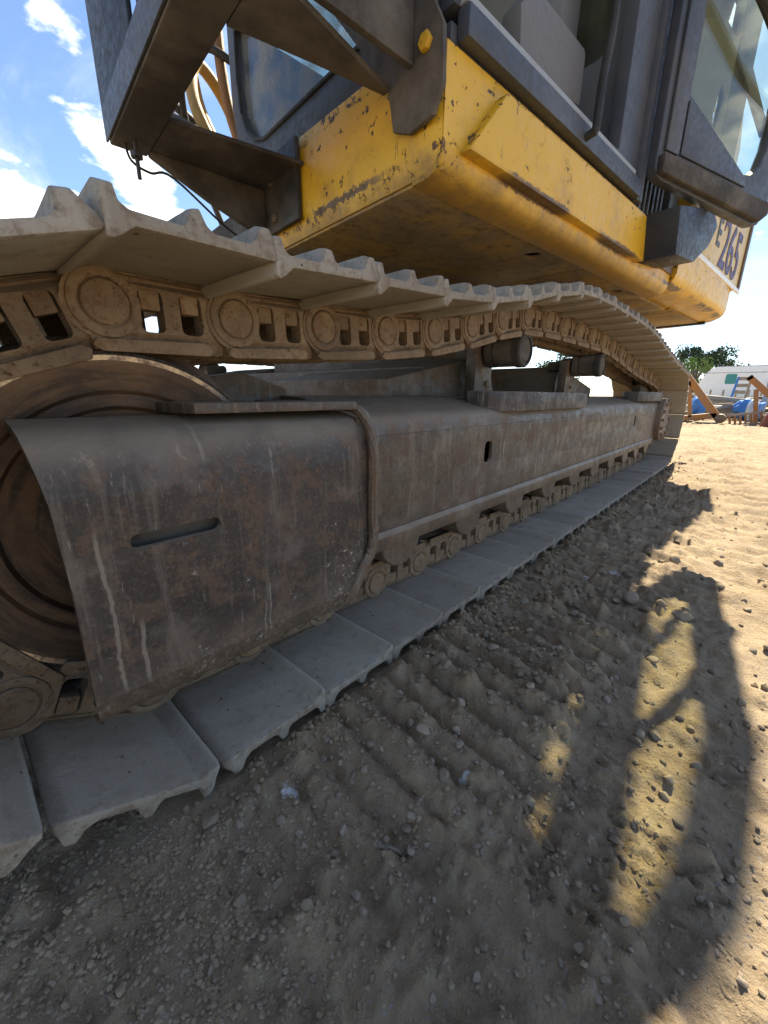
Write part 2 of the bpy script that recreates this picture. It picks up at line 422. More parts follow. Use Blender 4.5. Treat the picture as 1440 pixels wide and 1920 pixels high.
M['cab'] = m_paint('blue_grey_cab_paint', (.050, .056, .072), .26)
M['cab_in'] = m_paint('grey_cab_lining', (.17, .17, .18), .25, .7)
M['rubber'] = m_paint('black_rubber', (.015, .015, .015), .25, .6, 0)
M['white'] = m_paint('chalky_white_paint', (.80, .81, .80), .10, .5, .03)
M['hose_y'] = m_paint('yellow_hose_sleeve', (.42, .25, .05), .35, .5, .2)
M['hose_o'] = m_paint('brown_orange_hose_sleeve', (.28, .13, .04), .35, .5, .2)
M['seat'] = m_paint('grey_seat_fabric', (.22, .22, .235), .2, .9, 0)
M['purple'] = m_paint('purple_decal_print', (.065, .035, .105), .12, .5, .15)
M['trim'] = m_paint('brown_trim', (.12, .075, .045), .3, .5, .3)
M['steel'] = m_paint('galvanised_grey_steel', (.30, .31, .32), .2, .45, .05)
M['orange'] = m_paint('orange_rusty_paint', (.34, .135, .025), .6, .6, .9)
M['red'] = m_paint('dark_red_paint', (.16, .015, .012), .3, .5, .2)
M['teal'] = m_paint('teal_window_film', (.03, .23, .22), .05, .3, 0)
M['wood'] = m_paint('weathered_grey_timber', (.30, .25, .19), .4, .85, .2)
M['pipe'] = m_paint('pale_clay_pipe', (.42, .38, .32), .35, .7, .05)
M['darkpipe'] = m_paint('dark_plastic_pipe', (.035, .034, .034), .4, .6, .05)
M['tarp'] = m_paint('blue_tarpaulin', (.03, .17, .50), .12, .4, 0)
M['tarp_w'] = m_paint('pale_blue_sheeting', (.40, .50, .60), .1, .45, 0)
def m_glass(name, tint, dirt=.12):
    t = NT(name)
    tr = t.n.new('ShaderNodeBsdfTransparent'); tr.inputs[0].default_value = (*tint, 1)
    gl = t.n.new('ShaderNodeBsdfGlossy'); gl.inputs['Roughness'].default_value = .04; gl.inputs[0].default_value = (.9, .95, 1, 1)
    df = t.n.new('ShaderNodeBsdfDiffuse'); df.inputs[0].default_value = (.42, .40, .36, 1)  # pale film: dust, and on the cab front also the sky's reflection
    dp = t.n.new('ShaderNodeVectorMath'); dp.operation = 'DOT_PRODUCT'; t.l.new(t.geo.outputs['Normal'], dp.inputs[0]); t.l.new(t.geo.outputs['Incoming'], dp.inputs[1])
    fz = t.add(t.mul(t.math('POWER', t.math('SUBTRACT', 1.0, t.math('ABSOLUTE', dp.outputs['Value'])), 5.0), .9), .04)   # Schlick reflectance, the same from both sides
    m1 = t.n.new('ShaderNodeMixShader'); t.l.new(fz, m1.inputs[0]); t.l.new(tr.outputs[0], m1.inputs[1]); t.l.new(gl.outputs[0], m1.inputs[2])
    m2 = t.n.new('ShaderNodeMixShader'); t.l.new(t.mul(t.rng(t.noise(5, 6, .65), .3, .75), dirt*2), m2.inputs[0])
    t.l.new(m1.outputs[0], m2.inputs[1]); t.l.new(df.outputs[0], m2.inputs[2])
    t.l.new(m2.outputs[0], t.n['Material Output'].inputs[0]); return t.m
M['glass'] = m_glass('tinted_dusty_glass', (.93, .94, .80), .05)
M['glass_sky_pale'] = m_glass('dusty_sky_pale_cab_glass', (.80, .88, .92), .36)  # dust film raised to stand in for pale sky reflection

def m_dirt():
    t = NT('dry_rutted_dirt')
    a = t.noise(.7, 6, .6); b = t.noise(7, 8, .66); c = t.noise(60, 7, .7); d = t.noise(300, 4, .7)
    col = t.mix(t.rng(a, .35, .65), (.285, .210, .130), (.370, .284, .182))
    col = t.mix(t.mul(t.rng(b, .40, .68), .7), col, (.195, .147, .10))
    col = t.mix(t.mul(t.rng(c, .45, .70), .55), col, (.34, .28, .205))
    col = t.mix(t.mul(t.rng(t.noise(16, 7, .7), .60, .72), .7), col, (.11, .08, .056))
    col = t.mix(t.mul(t.rng(t.voro(95), .30, .08), t.rng(t.noise(5, 3), .4, .65)), col, (.30, .275, .24))
    rv = t.noise(1.0, 6, .66, .3, t.map((12, 2.6, 8), (0, 0, 0), (0, 0, R(-9.6))))
    col = t.mix(t.mul(t.rng(rv, .50, .66), .45), col, (.15, .11, .072))
    # chalk-white splashes on the dirt
    for (px, py), rr in (((545, 1485), .020), ((1150, 1075), .028), ((870, 1470), .012), ((1100, 1085), .018)):
        g = bp((px, py), Z=0.0)
        v = t.n.new('ShaderNodeVectorMath'); v.operation = 'DISTANCE'; v.inputs[1].default_value = (g.x, g.y, 0.0)
        f2 = t.n.new('ShaderNodeVectorMath'); f2.operation = 'MULTIPLY'; f2.inputs[1].default_value = (1, 1, 0)
        t.l.new(t.tc.outputs['Object'], f2.inputs[0]); t.l.new(f2.outputs[0], v.inputs[0])
        k = t.rng(t.add(v.outputs['Value'], t.mul(t.noise(85, 6, .75), rr*2.2)), rr*1.9, rr*1.35)
        col = t.mix(t.mul(k, .85), col, (.66, .68, .70))
    vc = t.voro(70); vd = t.voro(190)
    h = t.add(t.add(t.mul(b, .3), t.mul(c, .6)), t.add(t.mul(d, .3), t.add(t.mul(vc, -.10), t.mul(vd, -.10))))
    return t.done(col, .95, 0, t.bump(h, 1.0, .014), .15)
M['dirt'] = m_dirt()
def m_stone(name, c0, c1):
    t = NT(name); t.jitter(); a = t.noise(30, 5, .65); r = t.rnd()
    col = t.mix(r, c0, c1); col = t.mix(t.mul(t.rng(a, .45, .7), .6), col, (.23, .18, .13))
    return t.done(col, .9, 0, t.bump(t.noise(120, 5, .7), .4, .003), .2)
M['stone'] = m_stone('dusty_grey_stone', (.175, .135, .095), (.29, .235, .175))
M['pebble'] = m_stone('dusty_pebbles', (.225, .172, .115), (.27, .215, .155))
def m_leaf(name, c0, c1):
    t = NT(name); a = t.noise(1.4, 4, .6)
    col = t.mix(t.rng(a, .35, .65), c0, c1)
    t.b.inputs['Subsurface Weight'].default_value = 0
    return t.done(col, .7, 0, None, .25)
M['leaf'] = m_leaf('dark_green_foliage', (.030, .055, .028), (.055, .085, .035))
M['leaf2'] = m_leaf('fresh_green_foliage', (.07, .13, .02), (.12, .19, .04))
M['bark'] = m_paint('grey_brown_bark', (.10, .08, .06), .3, .9, .2)

# ------------------------------------------------------------------ ground
def hash2(ix, iy, s):
    n = (ix.astype(np.int64)*374761393+iy.astype(np.int64)*668265263+s*1274126177) & 0xffffffff
    n = ((n ^ (n >> 13))*1274126177) & 0xffffffff
    return ((n ^ (n >> 16)) & 0xffff)/65535.0
def vnoise(x, y, s=0):
    ix, iy = np.floor(x), np.floor(y); fx, fy = x-ix, y-iy
    fx = fx*fx*fx*(fx*(fx*6-15)+10); fy = fy*fy*fy*(fy*(fy*6-15)+10)
    a = hash2(ix, iy, s); b = hash2(ix+1, iy, s); c = hash2(ix, iy+1, s); d = hash2(ix+1, iy+1, s)
    return (a+(b-a)*fx)*(1-fy)+(c+(d-c)*fx)*fy-.5
def fbm(x, y, o=4, s=0, g=.5):
    r = 0; a = 1
    for k in range(o): r = r+a*vnoise(x*2**k+k*17.3, y*2**k+k*9.1, s+k); a *= g
    return r
def sstep(a, b, x): t = np.clip((x-a)/(b-a), 0, 1); return t*t*(3-2*t)
BOOT = []
_rb = random.Random(11)
for (px, py, n) in ((1000, 1570, 8), (1060, 1650, 8), (1180, 1600, 12), (1150, 1640, 9), (1280, 1640, 8)):
    g = bp((px, py), Z=0); base = R(_rb.choice((-36, -30, -40)))
    for k in range(n):
        a = base+(R(90) if k % 3 == 0 else 0)+R(_rb.uniform(-14, 14)); L = _rb.uniform(.02, .05)
        cx_, cy_ = g.x+_rb.uniform(-.045, .045), g.y+_rb.uniform(-.03, .03)
        BOOT.append((cx_, cy_, math.cos(a), math.sin(a), L))
def ground_h(x, y):
    near = np.hypot(x, y)
    h = .030*fbm(x*.9, y*.9, 3, 3)*sstep(.2, 1.4, np.abs(y-.82)+.35*(np.abs(x-2)>3))
    h = h+.015*fbm(x*4.2, y*4.2, 4, 21, .5)
    cl_ = fbm(x*3.1+4, y*3.1, 3, 40)
    h = h+.012*np.maximum(fbm(x*26, y*26, 3, 55)-.03, 0)*(1+2*np.clip(cl_+.2, 0, 1))
    h = h+.012*np.maximum(fbm(x*58, y*58, 2, 75), 0)+.030*np.maximum(fbm(x*17, y*17, 4, 77, .6)-.10, 0)*(1+2*np.clip(cl_, 0, 1))
    # grouser prints of earlier passes: ridges that run across the track direction
    wob = .035*fbm(x*2.2, y*2.2, 2, 90)+.10*y*fbm(x*.5, y*.5, 1, 99)
    xs = x-.17*(y-.4)+wob*.7
    rid = fbm(xs*14, y*.9, 2, 61, .5)
    cr = np.abs(np.sin(xs*math.pi/.070))                       # sharp furrows
    rut = np.clip(.30+.70*cr**.6+.5*rid, 0, 1.1)
    amp = sstep(.10, .26, y+.10*fbm(x*3, y*3, 2, 66)+.12*sstep(.5, 1.6, x))*sstep(.10, .45, x)
    amp = amp*(1-sstep(.56, .66, y)*(1-sstep(1.05, 1.15, y)))*(.6+.4*sstep(-.25, .2, fbm(x*1.1, y*1.3, 2, 71)+.12))
    h = h+.042*(rut-.6)*amp*(.7+.6*(fbm(x*4, y*4, 2, 33)+.5))
    wide = sstep(1.0, 2.0, x)*sstep(.4, .0, y)
    h = h+wide*(.026*fbm(xs*7, y*1.1, 4, 12, .6)+.010*np.sin((x+.9*fbm(x*.8, y*.8, 3, 14))*2*math.pi/.19))
    # ground pressed down under the track; a small berm along the shoe ends
    und = sstep(.49, .55, y)*sstep(1.15, 1.09, y)*sstep(-.05, .15, x)*sstep(4.75, 4.5, x)
    h = h*(1-und)+und*(.003)
    h = h+.011*np.exp(-((y-.490)/.022)**2)*sstep(-.1, .4, x)*sstep(4.7, 4.4, x)*(.45+1.2*fbm(x*9, y*9, 3, 5))
    und2 = sstep(3.00, 3.06, y)*sstep(3.72, 3.66, y)*sstep(-.1, .15, x)*sstep(4.75, 4.5, x)
    h = h*(1-und2)+und2*(-.012)
    boot = np.zeros_like(h); rimb = np.zeros_like(h)
    for cx_, cy_, ca, sa, L in BOOT:
        dx, dy = x-cx_, y-cy_
        m = (np.abs(dx) < .07) & (np.abs(dy) < .07)
        if m.any():
            al = np.clip(dx[m]*ca+dy[m]*sa, -L/2, L/2)
            d = np.hypot(dx[m]-al*ca, dy[m]-al*sa)
            boot[m] = np.maximum(boot[m], np.exp(-(d/.0042)**2)); rimb[m] = np.maximum(rimb[m], np.exp(-((d-.010)/.004)**2))
    h = h-.010*boot+.004*rimb*(1-boot)
    return h-.006
def graded(lo, hi, mid, s0, k):
    out = [mid]; x = mid
    while x < hi: x += s0+k*(x-mid); out.append(x)
    neg = []; x = mid
    while x > lo: x -= s0+k*1.6*(mid-x); neg.append(x)
    return np.array(neg[::-1]+out)
gx = graded(-120, 900, .55, .0042, .0105); gy = graded(-300, 500, .18, .0042, .0135)
GX, GY = np.meshgrid(gx, gy); GZ = ground_h(GX.ravel().copy(), GY.ravel().copy())
far = np.hypot(GX.ravel(), GY.ravel()); GZ = GZ*(1-sstep(12, 30, far))
nx, ny = len(gx), len(gy)
co = np.stack([GX.ravel(), GY.ravel(), GZ], 1).astype(np.float32)
idx = np.arange(nx*ny).reshape(ny, nx)
quads = np.stack([idx[:-1, :-1], idx[:-1, 1:], idx[1:, 1:], idx[1:, :-1]], -1).reshape(-1, 4).astype(np.int32)
gme = bpy.data.meshes.new('ground')
gme.vertices.add(len(co)); gme.vertices.foreach_set('co', co.ravel())
gme.loops.add(quads.size); gme.loops.foreach_set('vertex_index', quads.ravel())
gme.polygons.add(len(quads)); gme.polygons.foreach_set('loop_start', np.arange(0, quads.size, 4, dtype=np.int32))
gme.polygons.foreach_set('use_smooth', np.ones(len(quads), bool))
gme.update(calc_edges=True); gme.materials.append(M['dirt'])
ground = link_obj('ground', gme); tag(ground, 'dry rutted brown dirt yard', 'ground', kind='structure')
def gz(x, y): return float(ground_h(np.array([x], float), np.array([y], float))[0])

# ------------------------------------------------------------------ excavator: undercarriage
EX = root('excavator', (2.2, 2.1, 0), 'yellow crawler excavator with rusty dusty tracks and its cab door swung open', 'excavator')
Y0, YC, PITCH_L = .521, .821, .2
IDX, IDZ, IDR = .2, .41, .33            # pin circle of the idler
SPX, SPZ, SPR = 4.25, .42, .34
def chain_path(spx):
    top = [(spx-.02, SPZ+SPR), (4.05, .768), (3.4, .826), (2.9, .888), (2.6, .912), (2.25, .915), (1.9, .914), (1.62, .905), (1.38, .866), (1.19, .823), (.99, .787), (.79, .765), (.59, .752), (.38, .742), (IDX+.02, IDZ+IDR)]
    P = []
    P += [(IDX+(spx-IDX)*k/80, IDZ-IDR) for k in range(81)]
    P += [(spx+SPR*math.sin(a), SPZ-SPR*math.cos(a)) for a in np.linspace(.02, math.pi-.02, 60)]
    P += [(p.x, p.y) for p in smooth_path([Vector((a, b, 0)) for a, b in top], 12)]
    P += [(IDX-IDR*math.sin(a), IDZ+IDR*math.cos(a)) for a in np.linspace(.02, math.pi, 60)]
    return np.array(P)
def plen(P): d = np.diff(np.vstack([P, P[:1]]), axis=0); return np.hypot(d[:, 0], d[:, 1])
best = min((abs((plen(chain_path(x)).sum()/PITCH_L) % 1-0.0 if (plen(chain_path(x)).sum()/PITCH_L) % 1 < .5 else 1-(plen(chain_path(x)).sum()/PITCH_L) % 1), x) for x in np.arange(4.16, 4.36, .004))
SPX = float(best[1])
PATH = chain_path(SPX); dl = plen(PATH); S = np.concatenate([[0], np.cumsum(dl)]); TOT = S[-1]
NL = int(round(TOT/PITCH_L)); stepl = TOT/NL
PC = np.vstack([PATH, PATH[:1]])
def path_at(s): s = s % TOT; return np.array([np.interp(s, S, PC[:, 0]), np.interp(s, S, PC[:, 1])])
S_START = .965-IDX                       # a pin of the lower run at X=.965
pins = [path_at(S_START+k*stepl) for k in range(NL)]

# track shoe: triple-grouser profile (x along chain, n outward), extruded across
SH = [(-.160, .037), (.014, .037), (.028, .027), (.042, .0215), (.047, .025), (.046, .040),
      (.0475, .058), (.0445, .074), (.034, .0755), (.0265, .057), (.018, .0515), (-.034, .0505),
      (-.0415, .056), (-.0465, .0735), (-.0575, .074), (-.0645, .056), (-.072, .0505), (-.118, .0505),
      (-.128, .057), (-.1365, .0755), (-.148, .076), (-.157, .058), (-.167, .051), (-.169, .041)]
def shoe_mesh(seed):
    r = random.Random(seed); bm = BM(); ys = [-.3, -.285, -.2, -.1, 0, .1, .2, .285, .3]
    rings = []
    for y in ys:
        e = 1 if abs(y) == .3 else 0
        ring = []
        for (a, b) in SH:
            w = r.uniform(-.0016, .0016)
            n = b-(.004 if (e and b > .07) else 0)+w*(1 if b > .07 else .25)
            ring.append(bm.verts.new((a+w*.6-(.004*e if a > .03 else 0)+(.004*e if a < -.16 else 0), y, n)))
        rings.append(ring)
    m = len(SH)
    for r0, r1 in zip(rings, rings[1:]):
        for i in range(m): bm.faces.new([r0[i], r0[(i+1) % m], r1[(i+1) % m], r1[i]])
    bm.faces.new(rings[0]); bm.faces.new(rings[-1][::-1])
    bevel(bm, .0032, 2, 30)
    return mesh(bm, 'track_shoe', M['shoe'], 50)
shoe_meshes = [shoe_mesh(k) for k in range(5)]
def win(cx_): return rrect(cx_-.0175, cx_+.0175, -.042, .018, .009, 3)
LK = []
for k in range(13): a = R(-62+k*(160/12)); LK.append((.053*math.cos(a), -.010+.050*math.sin(a)))
LK = [(-.145, -.071), (.022, -.071)]+LK+[(-.022, .036), (-.145, .036), (-.168, .036), (-.232, .030), (-.243, .012), (-.247, -.012), (-.240, -.040), (-.222, -.058), (-.168, -.071)]
def link_mesh(side):
    bm = BM(); y0 = .064
    def f(a, b, t):
        off = .020*float(sstep(-.142, -.170, np.array(a)))
        return Vector((a, side*(y0+t*.032-off), b))
    add_prism(bm, LK, 0, 1, f, [win(-.062), win(-.122)])
    bevel(bm, .0045, 2, 40)
    # raised rail flange and pin collar
    fl = BM(); add_prism(fl, [(-.145, -.0735), (.014, -.0735), (.026, -.066), (.020, -.056), (-.140, -.052), (-.150, -.060)], .0955, .1025, lambda a, b, t: Vector((a, side*t, b))); bevel(fl, .003, 2)
    tmp_ = bpy.data.meshes.new('tmp'); fl.to_mesh(tmp_); fl.free(); bm.from_mesh(tmp_); bpy.data.meshes.remove(tmp_)
    ring = [(.047, .095), (.046, .0985), (.042, .1000), (.036, .1000), (.0335, .098), (.033, .095)]
    add_lathe(bm, [(r, o*side) for r, o in ring], (0, 0, -.008), 'Y', 28)
    return mesh(bm, 'track_link', M['link'], 40)
def pin_mesh(side):
    bm = BM(); add_lathe(bm, [(0, side*.060), (.031, side*.060), (.031, side*.0995), (.029, side*.1018), (0, side*.1025)], (0, 0, -.008), 'Y', 24)
    return mesh(bm, 'pin', M['pin'], 30)
def nut_mesh(side):
    bm = BM(); add_box(bm, (-.0145, .068, -.010), (.0145, .0935, .019), lambda x, y, z: Vector((x, side*y, z)))
    bevel(bm, .003, 2); return mesh(bm, 'nut', M['pin'], 30)
lm_ = {s: link_mesh(s) for s in (1, -1)}; pm_ = {s: pin_mesh(s) for s in (1, -1)}; nm_ = {s: nut_mesh(s) for s in (1, -1)}
def station(k, yc):
    p = pins[k]; q = pins[k-1]; t = (p-q)/np.linalg.norm(p-q)
    ax = Vector((t[0], 0, t[1])); n = Vector((t[1], 0, -t[0])); ay = n.cross(ax)
    Mx = Matrix((ax, ay, n)).transposed().to_4x4(); Mx.translation = Vector((p[0], yc, p[1]))
    return Mx
rs = random.Random(3)
TE = Matrix.Translation(-EX.location)
FAR_YC = 3.361
for yc in (YC, FAR_YC):
    for k in range(NL):
        Mx = station(k, yc); tilt = rs.uniform(-.026, .026)
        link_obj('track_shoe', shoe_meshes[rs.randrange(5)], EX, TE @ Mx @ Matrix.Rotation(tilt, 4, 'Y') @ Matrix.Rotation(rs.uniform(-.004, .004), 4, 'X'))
        for s in (1, -1):
            lk = link_obj('track_link', lm_[s], EX, TE @ Mx)
            if yc == YC and s == 1:
                link_obj('pin', pm_[s], lk)
                for cx_ in (-.062, -.122): link_obj('nut', nm_[s], lk, Matrix.Translation((cx_, 0, 0)))

def ident(x, y, z): return Vector((x, y, z))
XZ = lambda a, b, t: Vector((a, t, b))       # outline in X,Z extruded along Y
YZ = lambda a, b, t: Vector((t, a, b))       # outline in Y,Z extruded along X
for yc, sg in ((YC, 1), (FAR_YC, -1)):
    yy = lambda o: yc+sg*o
    # idler: tread ring, centre flange, dished web, hub
    bm = BM()
    prof = [(0, -.080), (.060, -.080), (.066, -.074), (.070, -.066), (.120, -.064), (.150, -.066), (.172, -.070), (.178, -.078), (.196, -.080), (.202, -.086), (.222, -.090), (.236, -.094), (.250, -.096), (.256, -.092), (.257, -.050), (.282, -.042), (.284, -.030), (.284, .030), (.282, .042), (.257, .050), (.256, .092), (.222, .09), (.2, .05), (.06, .04), (0, .06)]
    add_lathe(bm, [(r, sg*o) for r, o in prof], (IDX, yc, IDZ), 'Y', 96)
    idl = part('idler_wheel', bm, M['idler'], EX, sharp=28)
    bm = BM(); add_lathe(bm, [(.2445, sg*-.0962), (.2515, sg*-.0972), (.2575, sg*-.0925), (.2582, sg*-.070)], (IDX, yc, IDZ), 'Y', 96)
    part('worn_rim', bm, M['bright'], idl, sub=True)
    # sprocket with teeth and final-drive cover
    bm = BM(); nt = 23; o = []
    for k in range(nt):
        for da, rr in ((-.36, .288), (-.2, .325), (.0, .338), (.2, .325), (.36, .288), (.5, .276)):
            a = 2*math.pi*(k+da)/nt; o.append((SPX+rr*math.cos(a), SPZ+rr*math.sin(a)))
    add_prism(bm, o, yy(-.030), yy(.030), XZ, [circle(SPX, SPZ, .16, 30)])
    spk = part('sprocket', bm, M['under'], EX, bev=.003)
    bm = BM(); add_lathe(bm, [(0, sg*-.215), (.165, sg*-.215), (.178, sg*-.205), (.182, sg*-.150), (.20, sg*-.145), (.20, sg*-.03), (.165, sg*-.02), (.165, sg*.2), (0, sg*.2)], (SPX, yc, SPZ), 'Y', 56)
    fd = part('final_drive', bm, M['under'], EX)
    if sg == 1:
        for k in range(14):
            a = 2*math.pi*k/14; bm = BM()
            add_lathe(bm, [(0, -.232), (.013, -.232), (.015, -.229), (.015, -.214)], (SPX+.155*math.cos(a), yc, SPZ+.155*math.sin(a)), 'Y', 6)
            part('bolt', bm, M['pin'], fd, sub=True)
    # side frame: outer face plate with slots, folded top, inner side
    bm = BM()
    yf = yc-sg*.171                      # Y of the outer face (0.65 on the near side)
    def fy(t): return yf+sg*t
    slots = [rrect(1.203, 1.252, .392, .462, .016), rrect(3.29, 3.335, .405, .475, .016)]
    add_prism(bm, [(.60, .238), (4.02, .238), (4.10, .262), (4.10, .515), (.60, .515)], fy(0), fy(.012), XZ, slots)
    ff = part('frame_face', bm, M['frame'], EX, bev=.002)
    bm = BM()
    pr = [(.0, .5155), (.003, .532), (.010, .548), (.022, .560), (.04, .568), (.12, .590), (.17, .600), (.28, .604), (.34, .585), (.35, .25), (.336, .25), (.326, .57), (.28, .588), (.17, .584), (.12, .575), (.05, .556), (.024, .546), (.014, .532), (.012, .5155)]
    add_sweep(bm, pr, [.60, 1.2, 1.8, 2.4, 3.0, 3.6, 4.10], lambda a, b, t: Vector((t, fy(a), b)))
    part('frame_shell', bm, M['frame'], EX, sharp=40)
    bm = BM()                            # bottom flange, a little proud
    add_sweep(bm, [(-.010, .228), (-.012, .262), (-.004, .276), (.016, .270), (.05, .236), (.05, .224)], [.645, 1.5, 2.5, 3.5, 4.04], lambda a, b, t: Vector((t, fy(a), b)))
    part('bottom_flange', bm, M['under'], EX, bev=.002)
    bm = BM(); add_box(bm, (.66, fy(.06), .246), (4.05, fy(.30), .262)); part('frame_floor', bm, M['under'], EX)
    bm = BM(); add_box(bm, (4.10, fy(-.004), .235), (4.118, fy(.33), .60)); part('end_plate', bm, M['frame'], EX, bev=.003)
    # idler guard / yoke cover
    bm = BM()
    gpr = [(.055, .128), (.030, .140), (.010, .160), (.0, .190), (-.001, .30), (0, .40), (0, .480), (.004, .510), (.016, .538), (.036, .558), (.07, .568), (.12, .574)]
    gi = [(a+.011*(1 if i < 9 else .2), b-(.011 if i >= 8 else -.004 if i < 3 else 0)) for i, (a, b) in enumerate(gpr)]
    yg = yc-sg*.221
    def gyf(t): return yg+sg*t
    if sg == -1:
        add_sweep(bm, gpr+gi[::-1], [.07, .3, .605], lambda a, b, t: Vector((t, gyf(a), b)))
        part('idler_guard', bm, M['guard'], EX, sharp=45)
    else:
        # flat middle carries the slot, so it is an outline with a hole; folds are swept above and below
        lo = [p for p in gpr if p[1] <= .19]; hi = [p for p in gpr if p[1] >= .48]
        th = .011
        slot = rrect(.146, .274, .4005, .4225, .0105, 6)
        rb = lambda z: .604 if z > .29 else .604-(.29-z)*.46
        n_z = [.19, .24, .29, .36, .48]
        outl = [(.070, .48), (.0735, .36), (.0725, .27), (.071, .19)]+[(rb(z), z) for z in n_z]
        add_prism(bm, outl, gyf(0), gyf(th), XZ, [slot])
        def fold(pts, sgn):
            n = len(pts); out = []
            for i, (a, b) in enumerate(pts):
                p0 = pts[max(i-1, 0)]; p1 = pts[min(i+1, n-1)]
                tx, tz = p1[0]-p0[0], p1[1]-p0[1]; l = math.hypot(tx, tz)
                out.append((a+sgn*tz/l*th, b-sgn*tx/l*th))
            return out
        for pts, sgn in ((lo[::-1], -1), (hi, 1)):
            inn = fold(pts, sgn)
            r0 = []; r1 = []; i0 = []; i1 = []
            for (a, b), (c, d) in zip(pts, inn):
                x0 = .070+(.003 if b < .18 else 0)-(0 if b < .5 else min((b-.48)*.12, .01)); x1 = rb(b)
                mid = [x0+(x1-x0)*q for q in (0, .25, .5, .75, 1)]
                r0.append([bm.verts.new((x, gyf(a), b+(.0025*math.sin(x*31) if b < .16 else 0))) for x in mid]); i0.append([bm.verts.new((x, gyf(c), d)) for x in mid])
            for A, B in ((r0, 0), (i0, 1)):
                for i in range(len(A)-1):
                    for j in range(4): bm.faces.new([A[i][j], A[i+1][j], A[i+1][j+1], A[i][j+1]])
            for i in range(len(r0)-1):
                for j in (0, 4): bm.faces.new([r0[i][j], r0[i+1][j], i0[i+1][j], i0[i][j]])
            for j in range(4): bm.faces.new([r0[-1][j], r0[-1][j+1], i0[-1][j+1], i0[-1][j]])
        guard = part('idler_guard', bm, M['guard'], EX, sharp=45)
        # rusty weld rib at the rear edge of the guard
        bm = BM(); pts = []
        for (a, b) in [(.10, .585), (.06, .583), (.028, .572), (.008, .553), (-.006, .52), (-.010, .48), (-.010, .40), (-.010, .29)]: pts.append((.612, a, b))
        for (a, b) in [(-.008, .24), (0, .19), (.012, .16)]: pts.append((rb(b)+.006, a, b))
        wd = random.Random(5)
        add_tube(bm, [Vector((x+wd.uniform(-.0015, .0015), gyf(a), z)) for x, a, z in smooth_path(pts, 4)], .0115, 8)
        part('weld_rib', bm, M['under'], guard, sub=True)
        # rear wall of the guard toward the frame
        bm = BM(); add_prism(bm, [(gyf(.004), .25), (gyf(.004), .52), (gyf(.03), .56), (gyf(.09), .572), (gyf(.09), .25)], .600, .612, YZ); part('guard_end', bm, M['guard'], EX)
        # thick top plate with a notch
        bm = BM(); pl = [(.268, .634), (.60, .626), (.64, .70), (.64, .86), (.50, .86), (.47, .742), (.43, .722), (.36, .724), (.33, .75), (.25, .75)]
        add_prism(bm, pl, .578, .594, lambda a, b, t: Vector((a, b, t)))
        part('top_plate', bm, M['frame'], EX, bev=.003)
        # yoke inside behind the idler
        bm = BM(); add_prism(bm, [(.30, .33), (.62, .28), (.62, .62), (.50, .655), (.40, .64), (.36, .52)], .905, .945, XZ); part('yoke', bm, M['under'], EX, bev=.004)
        bm = BM(); add_box(bm, (.47, .70, .28), (.66, .90, .45)); part('recoil_housing', bm, M['under'], EX, bev=.006)
        bm = BM(); add_box(bm, (.12, .60+.03, .36), (.30, .70, .46)); part('idler_block', bm, M['grime'], EX, bev=.006)
    # brackets on top of the frame
    for x0, x1, zt in ((1.235, 2.15, .622), (3.42, 4.12, .640)):
        bm = BM()
        add_prism(bm, [(x0, fy(.10)), (x0+.02, fy(.03)), (x0+.14, fy(-.018)), (x1-.02, fy(-.018)), (x1, fy(.0)), (x1, fy(.12)), (x0+.05, fy(.14))], zt-.068, zt, ident)
        part('frame_bracket', bm, M['bracket'], EX, bev=.006)
    # carrier rollers on their posts
    for cxr, r in ((1.595, .060), (2.615, .060)):
        cz_ = .776
        bm = BM(); y_a = -.100
        pf = [(0, y_a), (.040, y_a), (.042, y_a+.004), (.050, y_a+.004), (r-.003, y_a+.001), (r, y_a+.004), (r, y_a+.020), (r-.005, y_a+.022), (r-.005, y_a+.030), (r-.001, y_a+.032), (r-.001, y_a+.110), (r-.006, y_a+.114), (r-.006, y_a+.120), (r, y_a+.122), (r, y_a+.150), (r-.01, y_a+.154), (0.03, y_a+.16), (.03, .20), (0, .20)]
        add_lathe(bm, [(a, sg*b) for a, b in pf], (cxr, yc, cz_), 'Y', 40)
        cr = part('carrier_roller', bm, M['grime'], EX, sharp=28)
        bm = BM(); add_lathe(bm, [(r-.012, sg*(y_a-.003)), (r-.002, sg*(y_a-.002)), (r+.003, sg*(y_a+.004)), (r+.003, sg*(y_a+.030)), (r-.004, sg*(y_a+.034))], (cxr, yc, cz_), 'Y', 40)
        part('end_ring', bm, M['rubber'], cr, sub=True)
        bm = BM(); add_prism(bm, [(cxr-.09, .56), (cxr+.045, .56), (cxr+.045, .70), (cxr+.05, .80), (cxr-.03, .82), (cxr-.085, .80)], yy(.062), yy(.11), XZ)
        pr_ = part('roller_post', bm, M['under'], EX, bev=.004)
        if sg == 1:
            bm = BM(); add_lathe(bm, [(0, -.010), (.012, -.010), (.013, 0), (.013, .01)], (cxr+.0, yy(.062), .655), 'Y', 6); part('bolt', bm, M['pin'], pr_, sub=True)
